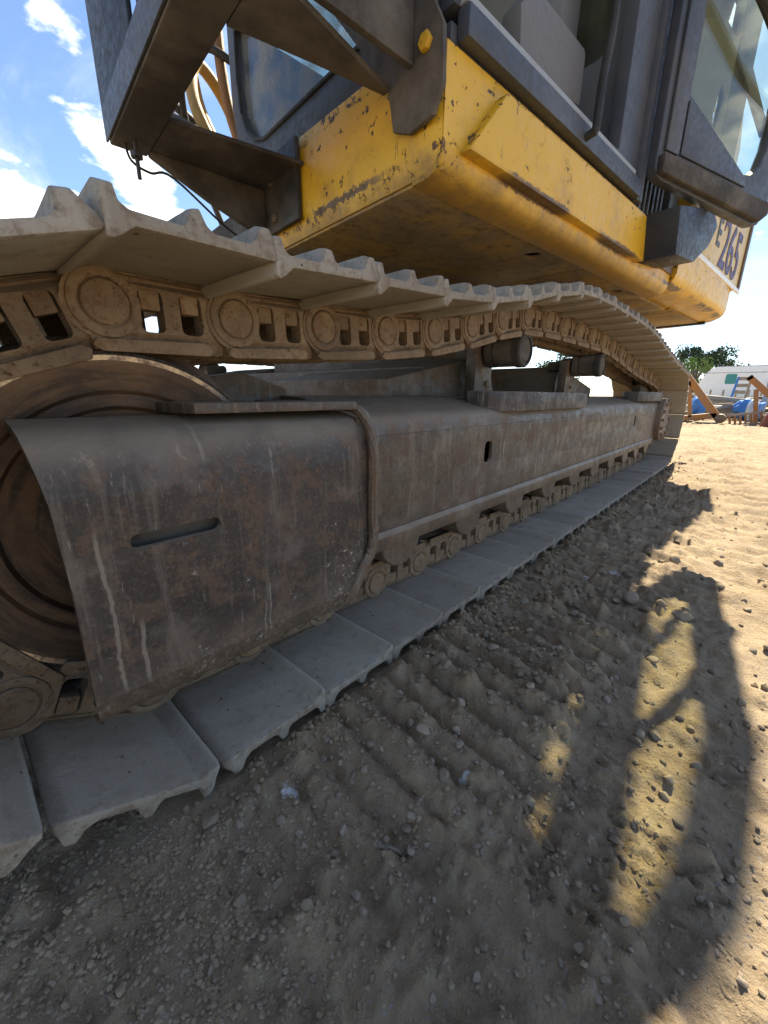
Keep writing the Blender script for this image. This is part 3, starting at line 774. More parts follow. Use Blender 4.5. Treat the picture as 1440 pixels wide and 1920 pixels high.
    # bottom rollers with bearing caps
    for k in range(10):
        cxr = .80+.352*k
        bm = BM()
        pf = [(0, -.128), (.030, -.128), (.038, -.120), (.040, -.104), (.060, -.100), (.074, -.096), (.075, -.058), (.094, -.054), (.096, -.040), (.070, -.034), (.066, .034), (.096, .04), (.094, .054), (.075, .058), (.074, .096), (.04, .10), (0, .12)]
        add_lathe(bm, [(a, sg*b) for a, b in pf], (cxr, yc, .224), 'Y', 32)
        tr_ = part('bottom_roller', bm, M['under'], EX, sharp=28)
        bm = BM()
        cap = [(-.078, .246), (.078, .246), (.080, .214), (.070, .188), (.052, .170), (.030, .156), (.0, .150), (-.030, .156), (-.052, .170), (-.070, .188), (-.080, .214)]
        add_prism(bm, [(cxr+a, b) for a, b in cap], yy(-.160), yy(-.104), XZ); bevel(bm, .012, 3)
        part('bearing_cap', bm, M['under'], tr_, sub=True, sharp=40)
# carbody between the tracks, with legs to both frames and the slewing ring
bm = BM(); add_prism(bm, [(1.35, 1.02), (1.75, 1.30), (2.75, 1.30), (3.1, 1.02), (3.1, 3.16), (2.75, 2.9), (1.75, 2.9), (1.35, 3.16)], .50, .72, ident)
part('carbody', bm, M['under'], EX, bev=.02)
bm = BM(); add_lathe(bm, [(.62, .715), (.70, .72), (.70, .80), (.66, .82), (.66, .96), (.72, .97), (.72, 1.16), (.6, 1.165)], (2.2, 2.1, 0), 'Z', 64)
part('slewing_ring', bm, M['under'], EX)
for sx in (-1, 1):
    for sy in (-1, 1):
        bm = BM(); x0 = 2.2+sx*.35; y0_ = 2.1+sy*.55
        add_prism(bm, [(x0, .60), (x0+sx*.75, .50), (x0+sx*.78, .66), (x0+sx*.1, .78)], y0_-.12*sy, 2.1+sy*1.13, XZ); part('carbody_leg', bm, M['under'], EX, bev=.01)

# ------------------------------------------------------------------ excavator: upper structure (u, v, z)
UZ = lambda a, b, t: U(a, t, b)      # outline in u,z extruded along v
VZ = lambda a, b, t: U(t, a, b)      # outline in v,z extruded along u
UV = lambda a, b, t: U(a, b, t)      # plan outline extruded along z
ZB, ZT = 1.150, 1.408
def deck_side():
    # near side skin: rounded bottom edge, flat side, small top lip
    bm = BM()
    pr = [(.135, ZB-.004), (.075, ZB-.002), (.050, ZB+.008), (.034, ZB+.026), (.030, ZB+.06), (.030, ZT-.004), (.034, ZT), (.12, ZT), (.12, ZT-.012), (.042, ZT-.012), (.042, ZB+.06), (.046, ZB+.032), (.060, ZB+.018), (.08, ZB+.010), (.135, ZB+.008)]
    add_sweep(bm, pr, [-.060, .3, .8, 1.3, 1.84], lambda a, b, t: U(t, a, b))
    return part('side_skirt', bm, M['yellow'], EX, sharp=40)
deck_side()
# raised steel box along the side skirt
bm = BM(); bx = [(.155, 1.369), (.16, 1.37), (1.60, 1.37), (1.612, 1.366), (1.27+.06, 1.203), (.002, 1.203)]
bx = [(.150, 1.370), (1.612, 1.370), (1.300, 1.202), (.004, 1.202)]
add_prism(bm, bx, -.004, .032, UZ)
part('side_box', bm, M['yellow'], EX, bev=.004)
# front skin under the cab, curving into the side
bm = BM()
pr = []
for k in range(9):
    a = R(180+90*k/8); pr.append((-.058+.03*math.cos(a)*1.0, .060+.03*math.sin(a)))
fo = [(-.076, .96)]+[(-.076, .5)]+[(-.076, .075)]+[(-.072, .052), (-.062, .038), (-.0605, .0345), (-.0605, .046), (-.062, .06), (-.064, .08), (-.064, .5), (-.064, .96)]
add_sweep(bm, fo, [1.158, 1.22, 1.30, 1.408], lambda a, b, t: U(a-(.0 if t > 1.2 else -.03*((1.2-t)/.05)**2), b, t))
part('front_skirt', bm, M['yellow'], EX, sharp=50)
bm = BM(); add_prism(bm, [(.04, 1.409), (.95, 1.409), (.95, 1.455), (.30, 1.440), (.04, 1.43)], -.070, -.055, VZ); part('front_lip', bm, M['yellow'], EX, bev=.003)
# dark frame block inboard of the cab front
bm = BM(); add_box(bm, (-.060, .962, ZB+.01), (.3, 1.30, 1.40), UV); part('boom_foot_block', bm, M['grime'], EX, bev=.006)
# belly plates with inspection holes
cuts = [-.050, .30, 1.05, 1.82]
for i, (a, b) in enumerate(zip(cuts, cuts[1:])):
    bm = BM(); vs_ = [.10, .86, 1.60, 2.30, 2.85]
    for j, (c, d) in enumerate(zip(vs_, vs_[1:])):
        bm = BM(); hl = []
        if j == 0 and i == 1: hl = [circle(.72, .185+.03, .036)]
        if j == 0 and i == 2: hl = [circle(1.57, .20, .036)]
        add_prism(bm, [(a+.003, c+.002), (b-.003, c+.002), (b-.003, d-.002), (a+.003, d-.002)], ZB+.004*((i+j) % 2), ZB+.016, UV, hl)
        part('belly_plate', bm, M['belly'], EX, bev=.0015)
bm = BM(); add_box(bm, (-.05, .05, ZB+.028), (1.83, 2.85, 1.395), UV); part('deck', bm, M['grime'], EX)
# counterweight: plan outline with rounded tail, lower skirt and belly
def cw_plan(off=0, v0=0.0):
    tail = []
    for k in range(13):
        a = R(-78+156*k/12); tail.append((2.35+(1.30-off)*math.cos(a)*1.0, 1.45+(1.45-off)*math.sin(a)))
    return [(1.845, v0+off)]+[(3.0, v0+off)]+[(3.30, v0+off+.02), (3.48-off*.7, v0+off+.10), (3.585-off, v0+off+.30), (3.62-off, v0+.8), (3.62-off, 2.1), (3.585-off, 2.6), (3.4-off, 2.85-off), (1.845, 2.9-off)]
bm = BM(); r = []
for off, z in ((.16, 1.190), (.07, 1.192), (.03, 1.203), (.008, 1.225), (0, 1.26), (0, 1.398), (.012, 1.404)):
    r.append([bm.verts.new(U(a, b, z)) for a, b in cw_plan(off)])
n = len(r[0])
for p, q in zip(r, r[1:]):
    for i in range(n): bm.faces.new([p[i], p[(i+1) % n], q[(i+1) % n], q[i]])
bm.faces.new(r[0][::-1]); bm.faces.new(r[-1])
part('counterweight_skirt', bm, M['yellow'], EX, sharp=40)
bm = BM(); add_box(bm, (2.5, .18, 1.178), (3.25, 1.0, 1.189), UV); part('belly_plate', bm, M['belly'], EX, bev=.002)
bm = BM(); add_box(bm, (1.86, .2, 1.172), (2.46, 1.4, 1.189), UV); part('belly_plate', bm, M['belly'], EX, bev=.002)
bm = BM(); add_box(bm, (3.29, .14, 1.170), (3.33, 1.6, 1.189), UV); part('belly_rib', bm, M['black'], EX)
# panel that carries the model number, with pale bottom trim and brown rear trim
VP = .012
bm = BM(); add_prism(bm, [(2.02, 1.412), (3.44, 1.412), (3.44, 1.95), (2.02, 1.95)], VP, VP+.03, UZ); pan = part('rear_side_panel', bm, M['yellow_pale'], EX, bev=.004)
bm = BM(); add_prism(bm, [(2.0, 1.392), (3.50, 1.392), (3.50, 1.420), (2.0, 1.420)], VP-.016, VP-.002, UZ); part('panel_trim', bm, M['white'], pan, bev=.003, sub=True)
bm = BM(); add_prism(bm, [(3.445, 1.422), (3.50, 1.422), (3.50, 1.96), (3.445, 1.96)], VP-.012, VP+.03, UZ); part('panel_trim', bm, M['trim'], pan, bev=.003, sub=True)
bm = BM(); add_prism(bm, [(3.505, .05), (3.60, .40), (3.60, 2.5), (3.45, 2.85), (2.1, 2.85), (2.1, .05)], 1.405, 1.94, UV); part('counterweight', bm, M['yellow'], EX, bev=.02)
def text_part(txt, px_lo, u0, z0, hgt, mat, parent, bold=.0, sx=1.0):
    cu = bpy.data.curves.new('lettering', 'FONT'); cu.body = txt; cu.size = hgt*1.38; cu.extrude = .0015; cu.offset = bold
    tmp = bpy.data.objects.new('tmp', cu); C.objects.link(tmp)
    me = bpy.data.meshes.new_from_object(tmp.evaluated_get(bpy.context.evaluated_depsgraph_get()))
    bpy.data.objects.remove(tmp)
    for v in me.vertices: v.co = U(u0+v.co.x*sx, VP-.0022-v.co.z, z0+v.co.y)
    me.materials.clear(); me.materials.append(mat); me.name = 'lettering'
    return link_obj('lettering', me, parent)
text_part('E', None, 2.54, 1.545, .16, M['black'], pan, .004)
text_part('265', None, 2.69, 1.455, .30, M['purple'], pan, .006, .98)

# black latch box on the side behind the skirt box
bm = BM()
LBX = [uside(p, -.12) for p in ((1272, 385), (1335, 392), (1342, 425), (1325, 462), (1296, 492), (1262, 478))]
add_prism(bm, LBX, -.13, .03, UZ); part('step_box', bm, M['navy'], EX, bev=.008)
bm = BM(); add_prism(bm, [(1.56, 1.245), (1.84, 1.245), (1.84, 1.40), (1.56, 1.40)], .020, .029, UZ); part('recess_plate', bm, M['trim'], EX, bev=.003)
# --- cab
CV0, CV1, CU0, CU1, CZ1 = .028, 1.20, -.040, 1.16, 3.02
bm = BM(); add_box(bm, (CU0, CV0+.01, 1.412), (CU1, CV1, 1.452), UV); cab = part('cab', bm, M['cab'], EX, bev=.006)
def cpart(name, bm, m, bev=0, sharp=32): return part(name, bm, M[m], cab, bev=bev, sub=True, sharp=sharp)
# near side: sill, pillars, header round the open doorway
bm = BM(); add_prism(bm, [(-.02, 1.414), (1.16, 1.414), (1.16, 1.470), (-.02, 1.476)], CV0-.028, CV0+.008, UZ); cpart('sill', bm, 'cab', .004)
bm = BM(); add_prism(bm, [(-.02, 1.480), (1.10, 1.474), (1.10, 1.492), (-.02, 1.498)], CV0-.020, CV0+.010, UZ); cpart('sill_strip', bm, 'steel', .003)
ow = [(CU0, 1.478), (CU1, 1.478), (CU1, CZ1), (.15, CZ1), (CU0, 2.7)]
door_hole = [(.03, 1.53), (.06, 1.50), (.93, 1.50), (.96, 1.53), (.96, 2.80), (.90, 2.88), (.22, 2.88), (.15, 2.84), (.03, 2.62)]
bm = BM(); add_prism(bm, ow, CV0+.002, CV0+.05, UZ, [door_hole]); cpart('side_frame', bm, 'cab', .006)
# far side with a window
bm = BM(); add_prism(bm, ow, CV1-.05, CV1, UZ, [rrect(.06, 1.06, 2.0, 2.82, .08)]); cpart('far_side_frame', bm, 'cab', .006)
bm = BM(); add_prism(bm, rrect(.05, 1.07, 1.99, 2.83, .08), CV1-.03, CV1-.024, UZ); cpart('pane', bm, 'glass')
# rear wall with window
bm = BM(); add_prism(bm, [(CV0+.052, 1.452), (CV1-.052, 1.452), (CV1-.052, CZ1), (CV0+.052, CZ1)], CU1-.05, CU1, VZ, [rrect(CV0+.14, CV1-.14, 1.95, 2.84, .08)]); cpart('rear_wall', bm, 'cab_in', .004)
bm = BM(); add_prism(bm, rrect(CV0+.13, CV1-.13, 1.94, 2.85, .08), CU1-.03, CU1-.024, VZ); cpart('pane', bm, 'glass')
# front frame: lower and upper window
fr_out = [(CV0+.054, 1.456), (1.00, 1.456), (1.12, 1.51), (1.205, 1.62), (1.232, 1.76), (1.222, 2.7), (CV0+.054, 2.7)]
lowwin = [(.18, 1.553), (.96, 1.556), (1.04, 1.580), (1.10, 1.630), (1.140, 1.70), (1.155, 1.80), (1.148, 1.97), (.18, 1.97)]
upwin = rrect(.16, 1.13, 2.03, 2.64, .06)
bm = BM(); add_prism(bm, fr_out, CU0-.008, CU0+.05, VZ, [lowwin, upwin]); cpart('front_frame', bm, 'cab', .006)
bm = BM(); add_prism(bm, [(a+(.01 if a > .5 else -.01), b+(.01 if b > 1.8 else -.01)) for a, b in lowwin], CU0+.012, CU0+.018, VZ); cpart('pane', bm, 'glass_sky_pale')
bm = BM(); add_prism(bm, rrect(.15, 1.14, 2.02, 2.65, .06), CU0+.012, CU0+.018, VZ); cpart('pane', bm, 'glass')
bm = BM(); add_tube(bm, [U(CU0-.012, a, b) for a, b in smooth_path([(*p, 0) for p in lowwin], 3) for a, b in ((a, b),)] if False else [U(CU0-.010, a, b) for a, b in lowwin], .008, 6); cpart('window_seal', bm, 'rubber')
bm = BM(); add_prism(bm, [(-.04, 2.70), (.15, 3.0), (.15, 3.03), (-.06, 2.72)], CV0, CV1, UZ); cpart('front_slope', bm, 'cab')
bm = BM(); add_box(bm, (.13, CV0-.01, 3.0), (CU1+.02, CV1+.01, 3.07), UV); cpart('roof', bm, 'cab', .02)
# seat, console and lever inside
bm = BM(); add_box(bm, (.55, .30, 1.72), (1.02, .80, 1.86), UV); bevel(bm, .04, 4)
add_prism(bm, [(.92, 1.84), (1.08, 1.84), (1.10, 2.55), (1.02, 2.60), (.97, 2.45)], .32, .78, UZ); cpart('seat', bm, 'seat', .02)
bm = BM(); add_box(bm, (.62, .35, 1.45), (1.0, .75, 1.72), UV); cpart('seat_base', bm, 'cab_in', .02)
bm = BM(); add_prism(bm, [(.50, 1.66), (.95, 1.72), (.95, 1.90), (.56, 1.90), (.48, 1.82)], .20, .28, UZ); cpart('console', bm, 'cab_in', .02)
bm = BM(); add_tube(bm, [U(.60, .24, 1.88), U(.56, .24, 2.02), U(.57, .24, 2.10)], .016, 8); cpart('lever', bm, 'rubber')
# grab rail beside the doorway
rail = [uside(p, -.03) for p in ((1162, -120), (1155, 0), (1148, 60), (1132, 140), (1122, 210), (1117, 245))]
bm = BM(); add_tube(bm, [U(a, -.03, b) for a, b in [(q[0], q[1]) for q in smooth_path([(a, b, 0) for a, b in rail], 5)]]+[U(rail[-1][0], .03, rail[-1][1]-.012)], .013, 10); cpart('grab_rail', bm, 'rubber')
# hinge-side pillar, hanging cable
bm = BM(); add_box(bm, (1.165, .012, 1.412), (1.228, .16, 2.95), UV); cpart('rear_pillar', bm, 'cab', .01)

# --- engine hood behind the cab: low housing with louvres, mesh rail and a post
bm = BM(); add_box(bm, (1.24, .16, 1.41), (2.05, 1.3, 1.86), UV); hood = part('engine_hood', bm, M['black'], EX, bev=.01)
for k in range(7):
    bm = BM(); add_box(bm, (1.27+k*.055, .060, 1.43), (1.295+k*.055, .158, 1.80), UV); part('louvre', bm, M['cab'] if k % 2 else M['black'], hood, bev=.004, sub=True)
bm = BM(); add_box(bm, (1.232, .012, 1.84), (1.44, .95, 3.0), UV); part('sun_block_housing', bm, M['cab'], EX, bev=.015)  # added housing over the hinge gap, sized to block stray sun
bm = BM(); add_box(bm, (1.86, .10, 1.41), (2.01, .16, 2.75), UV); part('grab_post', bm, M['cab'], EX, bev=.012)
# perforated screen: real holes
bm = BM(); hl = []
u0, z0 = 2.16, 1.90
for i in range(13):
    for j in range(7):
        hl.append(rrect(u0+.03+i*.06+(.0 if j % 2 else .03), u0+.075+i*.06+(.0 if j % 2 else .03), z0+.09+j*.052, z0+.125+j*.052, .010, 2))
add_prism(bm, [(u0, z0), (u0+.90, z0), (u0+.90, z0+.34), (u0+.80, z0+.50), (u0, z0+.50)], .10, .106, UZ, hl); part('perforated_screen', bm, M['steel'], EX)

# --- open cab door swung back along the side
DH = U(1.215, -.022, 0); d1 = U(2.13, -.29, 0)-U(1.19, -.01, 0); d1.normalize(); dn = Vector((d1.y, -d1.x, 0))
def D(a, b, t): return DH+d1*a+dn*t+Vector((0, 0, b))     # outline in door plane, t out of it
DO = [(-.03, 1.52), (-.01, 1.488), (.03, 1.478), (.76, 1.428), (.81, 1.440), (.845, 1.49), (.86, 1.56), (.875, 2.50), (.76, 2.80), (.70, 2.84), (.06, 2.84), (-.02, 2.78)]
DHOLE = [(.115, 1.79), (.60, 1.612), (.66, 1.622), (.715, 1.665), (.745, 1.75), (.765, 2.44), (.66, 2.70), (.60, 2.74), (.20, 2.74), (.125, 2.68)]
bm = BM(); add_prism(bm, DO, -.022, .022, D, [DHOLE]); door = part('cab_door', bm, M['cab'], EX, bev=.009, seg=3)
bm = BM(); add_prism(bm, [(-.02, 1.490), (.77, 1.440), (.825, 1.475), (.83, 1.53), (.70, 1.530), (-.02, 1.560)], .0225, .050, D); part('door_sill', bm, M['grime'], door, bev=.008, seg=3, sub=True)
bm = BM(); add_prism(bm, [(.0, 1.575), (.085, 1.572), (.085, 2.78), (.0, 2.78)], .0225, .036, D); part('door_lining', bm, M['cab'], door, bev=.006, sub=True)
bm = BM(); add_prism(bm, [(.125, 1.765), (.60, 1.592), (.62, 1.560), (.105, 1.580), (.105, 1.765)], .0225, .031, D); part('gusset_panel', bm, M['cab'], door, bev=.004, sub=True)
bm = BM(); add_prism(bm, DHOLE, -.003, .003, D); part('pane', bm, M['glass'], door, sub=True)
bm = BM(); add_prism(bm, [(.40, 1.66), (.58, 1.60), (.58, 2.76), (.40, 2.76)], -.045, -.024, D); part('stile', bm, M['cab'], door, bev=.005, sub=True)
bm = BM(); add_prism(bm, [(.115, 1.80), (.41, 1.685), (.41, 2.755), (.13, 2.755)], -.014, -.006, D,
                     [[(.325, 1.76), (.36, 1.745), (.385, 1.86), (.35, 1.90), (.33, 1.83)], [(.31, 2.09), (.39, 2.06), (.395, 2.14), (.33, 2.17)], [(.29, 2.22), (.385, 2.20), (.40, 2.40), (.32, 2.44)]]); part('sun_patch_panel', bm, M['cab_in'], door, sub=True)  # door panel with holes shaped to cast the sun patches on the ground
bm = BM(); add_prism(bm, [(.42, 2.02), (.74, 1.80), (.755, 1.85), (.44, 2.09)], -.022, -.008, D); part('cross_brace', bm, M['cab'], door, sub=True)
bm = BM(); add_tube(bm, smooth_path([D(.10, 2.10, .03), D(.25, 2.16, .075), D(.60, 2.02, .075), D(.86, 1.92, .03)], 6), .020, 10); part('handle_bar', bm, M['rubber'], door, sub=True)
for z in (1.56, 2.5):
    bm = BM(); add_tube(bm, [U(1.21, -.02, z), U(1.21, -.02, z+.13)], .018, 10); part('hinge', bm, M['black'], door, sub=True)

# --- guard frame in front of the cab: ring of channels at step height, post and bars above the outer beam
ZG = 1.35
bm = BM(); add_box(bm, (-.592, -.06, ZG), (-.488, .945, ZG+.085), UV); gf = part('guard_frame', bm, M['grime'], EX, bev=.006)
def gpart(name, bm, m, bev=0): return part(name, bm, M[m], gf, bev=bev, sub=True)
bm = BM(); add_box(bm, (-.600, -.06, ZG+.006), (-.594, .95, ZG+.09), UV); gpart('front_strip', bm, 'cab', .001)
bm = BM(); arm = [(-.486, ZG), (-.486, ZG+.085), (-.080, 1.455), (-.080, 1.195), (-.30, 1.270)]
add_prism(bm, arm, .905, .945, UZ); gpart('far_arm', bm, 'grime', .005)
bm = BM(); add_prism(bm, [(-.486, .700), (-.080, .640), (-.080, .902), (-.486, .902)], ZG+.004, ZG+.016, UV)
gpart('far_arm_plate', bm, 'grime', .002)
bm = BM(); add_prism(bm, [(.66, 1.20), (.90, 1.20), (.90, 1.44), (.66, 1.44)], -.098, -.081, VZ); gpart('mounting_plate', bm, 'black', .003)
bm = BM(); na = [(-.486, .275), (-.30, .238), (-.101, .204), (-.101, .186), (-.40, .118), (-.486, .085)]
add_prism(bm, na, ZG+.002, ZG+.016, UV); gpart('near_arm_plate', bm, 'grime', .002)
bm = BM(); add_prism(bm, [(-.486, ZG+.017), (-.486, ZG+.085), (-.101, ZG+.17), (-.101, ZG+.017)], .100, .118, UZ)
gpart('near_arm', bm, 'grime', .002)
bm = BM(); hp = [ufront(p, -.095) for p in ((560, -300), (560, -60), (728, 165), (738, 250), (768, 252), (812, 215), (832, 150), (833, 40), (800, -40), (800, -300))]
add_prism(bm, hp, -.098, -.084, VZ); gpart('end_plate', bm, 'grime', .004)
bq = ufront((800, 80), -.099)
bm = BM(); add_lathe(bm, [(0, 0), (.017, 0), (.019, .003), (.019, .012)], (0, 0, 0), 'X', 6); bmesh.ops.transform(bm, matrix=Matrix.Translation(U(-.111, bq[0], bq[1])) @ Matrix.Rotation(UANG, 4, 'Z'), verts=bm.verts); gpart('bolt', bm, 'yellow', .001)
# bolts of the far mounting plate
for v, z in ((.82, 1.24), (.84, 1.36)):
    bm = BM(); add_lathe(bm, [(0, 0), (.013, 0), (.015, .003), (.015, .010)], (0, 0, 0), 'X', 6); bmesh.ops.transform(bm, matrix=Matrix.Translation(U(-.1085, v, z)) @ Matrix.Rotation(UANG, 4, 'Z'), verts=bm.verts); gpart('bolt', bm, 'trim')
# corner post and vertical bars
vpo = ufront((240, 0), -.594)[0]
bm = BM(); add_prism(bm, [(-.600, .950), (-.600, vpo), (-.588, vpo), (-.588, .938), (-.530, .938), (-.530, .950)], ZG+.087, 3.0, UV); gpart('corner_post', bm, 'navy', .003)
bm = BM(); add_prism(bm, [(.66, ZG+.09), (.75, ZG+.09), (.93, ZG+.09), (.93, ZG+.42), (.90, ZG+.45), (.865, ZG+.42), (.83, ZG+.25), (.77, ZG+.16)], -.587, -.579, VZ); gpart('gusset', bm, 'cab', .002)
for v in [vpo-.035-.085*k for k in range(9)]:
    bm = BM(); add_box(bm, (-.582, v-.022, ZG+.087), (-.538, v+.022, 3.0), UV); gpart('guard_bar', bm, 'black', .004)
bm = BM(); add_box(bm, (-.600, -.06, 3.002), (-.53, .95, 3.08), UV); gpart('top_beam', bm, 'black', .006)
for v in (-.03, .92):
    bm = BM(); add_box(bm, (-.53, v-.02, 3.01), (.14, v+.02, 3.06), UV); gpart('top_arm', bm, 'black', .004)
# hanging bolt with nut under the outer beam, thin cable
hb = U(-.54, .865, 0)
bm = BM(); add_tube(bm, [hb+Vector((0, 0, ZG+.002)), hb+Vector((0, 0, ZG-.10))], .006, 8); add_lathe(bm, [(0, ZG-.045), (.018, ZG-.045), (.018, ZG-.030), (0, ZG-.030)], (hb.x, hb.y, 0), 'Z', 6); gpart('hanging_bolt', bm, 'black')
bm = BM(); add_tube(bm, smooth_path([U(-.56, .90, ZG+.002), U(-.54, .93, ZG-.03), U(-.48, .96, ZG-.035), U(-.40, .98, ZG-.02), U(-.2, 1.0, 1.22), U(-.05, 1.0, 1.18)], 6), .004, 6); gpart('cable', bm, 'rubber')
# hoses at the boom foot, seen through the guard frame
rh = random.Random(2)
HOSES = [('hose_y', .026, [(.15, 1.20, 1.35), (-.02, 1.28, 1.62), (-.12, 1.33, 1.85), (-.05, 1.42, 2.05), (.12, 1.46, 1.9), (.2, 1.46, 1.5)]),
         ('hose_y', .022, [(.15, 1.26, 1.35), (.0, 1.36, 1.70), (-.06, 1.46, 2.0), (-.02, 1.5, 2.5), (.1, 1.55, 3.0)]),
         ('hose_o', .024, [(.18, 1.20, 1.4), (.02, 1.26, 1.8), (.0, 1.30, 2.2), (.05, 1.36, 2.8), (.1, 1.4, 3.2)]),
         ('rubber', .022, [(.16, 1.16, 1.5), (-.05, 1.22, 1.66), (-.20, 1.38, 1.78), (-.12, 1.60, 1.95), (.1, 1.62, 1.85)]),
         ('rubber', .016, [(.1, 1.18, 1.95), (-.06, 1.30, 2.05), (-.12, 1.45, 2.0), (-.05, 1.6, 1.8), (.1, 1.66, 1.5)])]
for m, r_, pts in HOSES:
    bm = BM(); add_tube(bm, smooth_path([U(p[0], p[1]+.13, p[2]) for p in pts], 8), r_, 12); part('hose', bm, M[m], EX)

# ------------------------------------------------------------------ stones, gravel, twig
def rock_mesh(seed, name, mat, sub=2, flat=.7):
    r = random.Random(seed); bm = BM(); bmesh.ops.create_icosphere(bm, subdivisions=sub, radius=1)
    ax = Vector((r.uniform(.8, 1.25), r.uniform(.7, 1.0), r.uniform(.55, .8)*flat/.7))
    cuts_ = [(Vector((r.gauss(0, 1), r.gauss(0, 1), r.gauss(0, 1))).normalized(), r.uniform(.5, .85)) for _ in range(12)]
    for v in bm.verts:
        for n_, d_ in cuts_:
            e_ = v.co.dot(n_)-d_
            if e_ > 0: v.co -= n_*e_*.85
        v.co = Vector((v.co.x*ax.x, v.co.y*ax.y, v.co.z*ax.z))
    return mesh(bm, name, mat, 28)
stone_meshes = [rock_mesh(100+k, 'stone', M['stone'], 3) for k in range(8)]
def put_stone(x, y, r_, k, rot, sink=.3):
    o = link_obj('stone', stone_meshes[k % 8]); o.location = (x, y, gz(x, y)+r_*(.55-sink)); o.scale = (r_, r_, r_)
    o.rotation_euler = (rs.uniform(-.3, .3), rs.uniform(-.3, .3), rot); return o
NAMED = [((395, 1540), 17, 'pale angular stone lying just beside the nearest flat track shoe'),
         ((1183, 1130), 17, 'largest grey cobble lying below the white splash, half in shadow'),
         ((1277, 1165), 19, 'rounded cobble in the upper patch of light inside the shadow'),
         ((1160, 1580), 14, 'oval pebble lying in the boot prints'),
         ((1295, 1368), 11, 'small dark stone in the long patch of light'),
         ((560, 1557), 9, 'small pale pebble below the white splash near the track')]
used_px = []
for (p, rpx, lab) in NAMED:
    g = bp(p, Z=.0); dist = (g-CAM).dot(fw); o = put_stone(g.x, g.y, rpx*dist/F_PX, rs.randrange(8), rs.uniform(0, 6)); tag(o, lab, 'stone')
rg = random.Random(21); cnt = 0
while cnt < 280:
    px, py = rg.uniform(380, 1440), rg.uniform(900, 1880)
    if cnt > 190: px, py = rg.uniform(560, 1250), rg.uniform(1080, 1600)
    g = bp((px, py), Z=0)
    if g.y > .47 and -.1 < g.x < 4.8: continue
    dist = (g-CAM).dot(fw); r_ = rg.choice((5, 5, 6, 7, 7, 8, 10, 12))*dist/F_PX
    if r_ > .034: continue
    o = put_stone(g.x, g.y, r_, rg.randrange(8), rg.uniform(0, 6)); cnt += 1
    tag(o, 'small dusty pebble lying loose on the rutted dirt', 'stone', 'loose pebbles on the dirt')
# gravel: uncountable grit
pts_v, pts_f = [], []
tv = [v.co.copy() for v in rock_mesh(500, 'grit_shape', M['pebble'], 1).vertices]
tfm = bpy.data.meshes['grit_shape']; tf = [tuple(p.vertices) for p in tfm.polygons]
N = 5200; gxr, gyr, grr = [], [], []
while len(gxr) < N:
    px, py = rg.uniform(0, 1440), rg.uniform(800, 1919)
    g = bp((px, py), Z=0)
    if g.y > .50 and .10 < g.x < 4.8: continue
    if g.x > 5 or (g.x > 1.6 and rg.random() < .6): continue
    dens = float(fbm(np.array([g.x*2.1]), np.array([g.y*2.1]), 3, 81)[0])
    if rg.random() > (.28+1.5*max(dens+.1, 0))*(.22+.78*float(sstep(.02, .30, np.array(g.y+.25*dens)))): continue
    dist = (g-CAM).dot(fw); gxr.append(g.x); gyr.append(g.y); grr.append(min(rg.choice((1.2, 1.5, 1.8, 2.2, 2.6, 3.4, 4.5, 6.0))*max(dist, .5)/F_PX*1.1, .012))
gzr = ground_h(np.array(gxr), np.array(gyr))
for x, y, z, r_ in zip(gxr, gyr, gzr, grr):
    b = len(pts_v); a = rg.uniform(0, 6.28); ca, sa = math.cos(a)*r_, math.sin(a)*r_; q = rg.uniform(.7, 1.15)
    for v in tv: pts_v.append((x+v.x*ca-v.y*sa, y+v.x*sa+v.y*ca, z+r_*.12+v.z*r_*q))
    for f_ in tf: pts_f.append((f_[0]+b, f_[1]+b, f_[2]+b))
me = bpy.data.meshes.new('gravel'); me.from_pydata(pts_v, [], pts_f); me.materials.append(M['pebble'])
tag(link_obj('gravel', me), 'fine gravel and grit scattered over the dirt', 'gravel', kind='stuff')
pts_v, pts_f, xs_, ys_, rr_ = [], [], [], [], []
cshape = [[v.co.copy() for v in rock_mesh(600+k, 'clod_shape', M['dirt'], 1, .9).vertices] for k in range(4)]
while len(xs_) < 2800:
    if rg.random() < .45: X_ = .05+4.6*rg.random()**1.8; g = Vector((X_, .53-abs(rg.gauss(0, .05)), 0))
    else: g = bp((rg.uniform(200, 1440), rg.uniform(870, 1919)), Z=0)
    if (g.y > .535 and .10 < g.x < 4.8) or g.x > 6: continue
    dens = float(fbm(np.array([g.x*3.1]), np.array([g.y*3.1]), 3, 181)[0])+.25*(g.y > .2)
    if rg.random() > .15+1.6*max(dens, 0): continue
    dist = max((g-CAM).dot(fw), .45); xs_.append(g.x); ys_.append(g.y); rr_.append(min(rg.choice((1.5, 2, 2, 3, 3, 4, 5, 7, 9))*dist/F_PX, .016 if g.x < 1.8 else .010))
zs_ = ground_h(np.array(xs_), np.array(ys_))
for x, y, z, r_ in zip(xs_, ys_, zs_, rr_):
    b = len(pts_v); a = rg.uniform(0, 6.28); ca, sa = math.cos(a)*r_, math.sin(a)*r_; q = rg.uniform(.6, 1.2)
    for v in cshape[rg.randrange(4)]: pts_v.append((x+v.x*ca-v.y*sa, y+v.x*sa+v.y*ca, z+r_*.15+v.z*r_*q))
    for f_ in tf: pts_f.append((f_[0]+b, f_[1]+b, f_[2]+b))
me = bpy.data.meshes.new('dirt_clods'); me.from_pydata(pts_v, [], pts_f); me.materials.append(M['dirt'])
tag(link_obj('dirt_clods', me), 'crumbled dirt clods along the track and in the ruts', 'dirt clods', kind='stuff')
a, b = bp((708, 1588), Z=.004), bp((785, 1580), Z=.004); m_ = (a+b)/2+(b-a).cross(Vector((0, 0, 1)))*.05
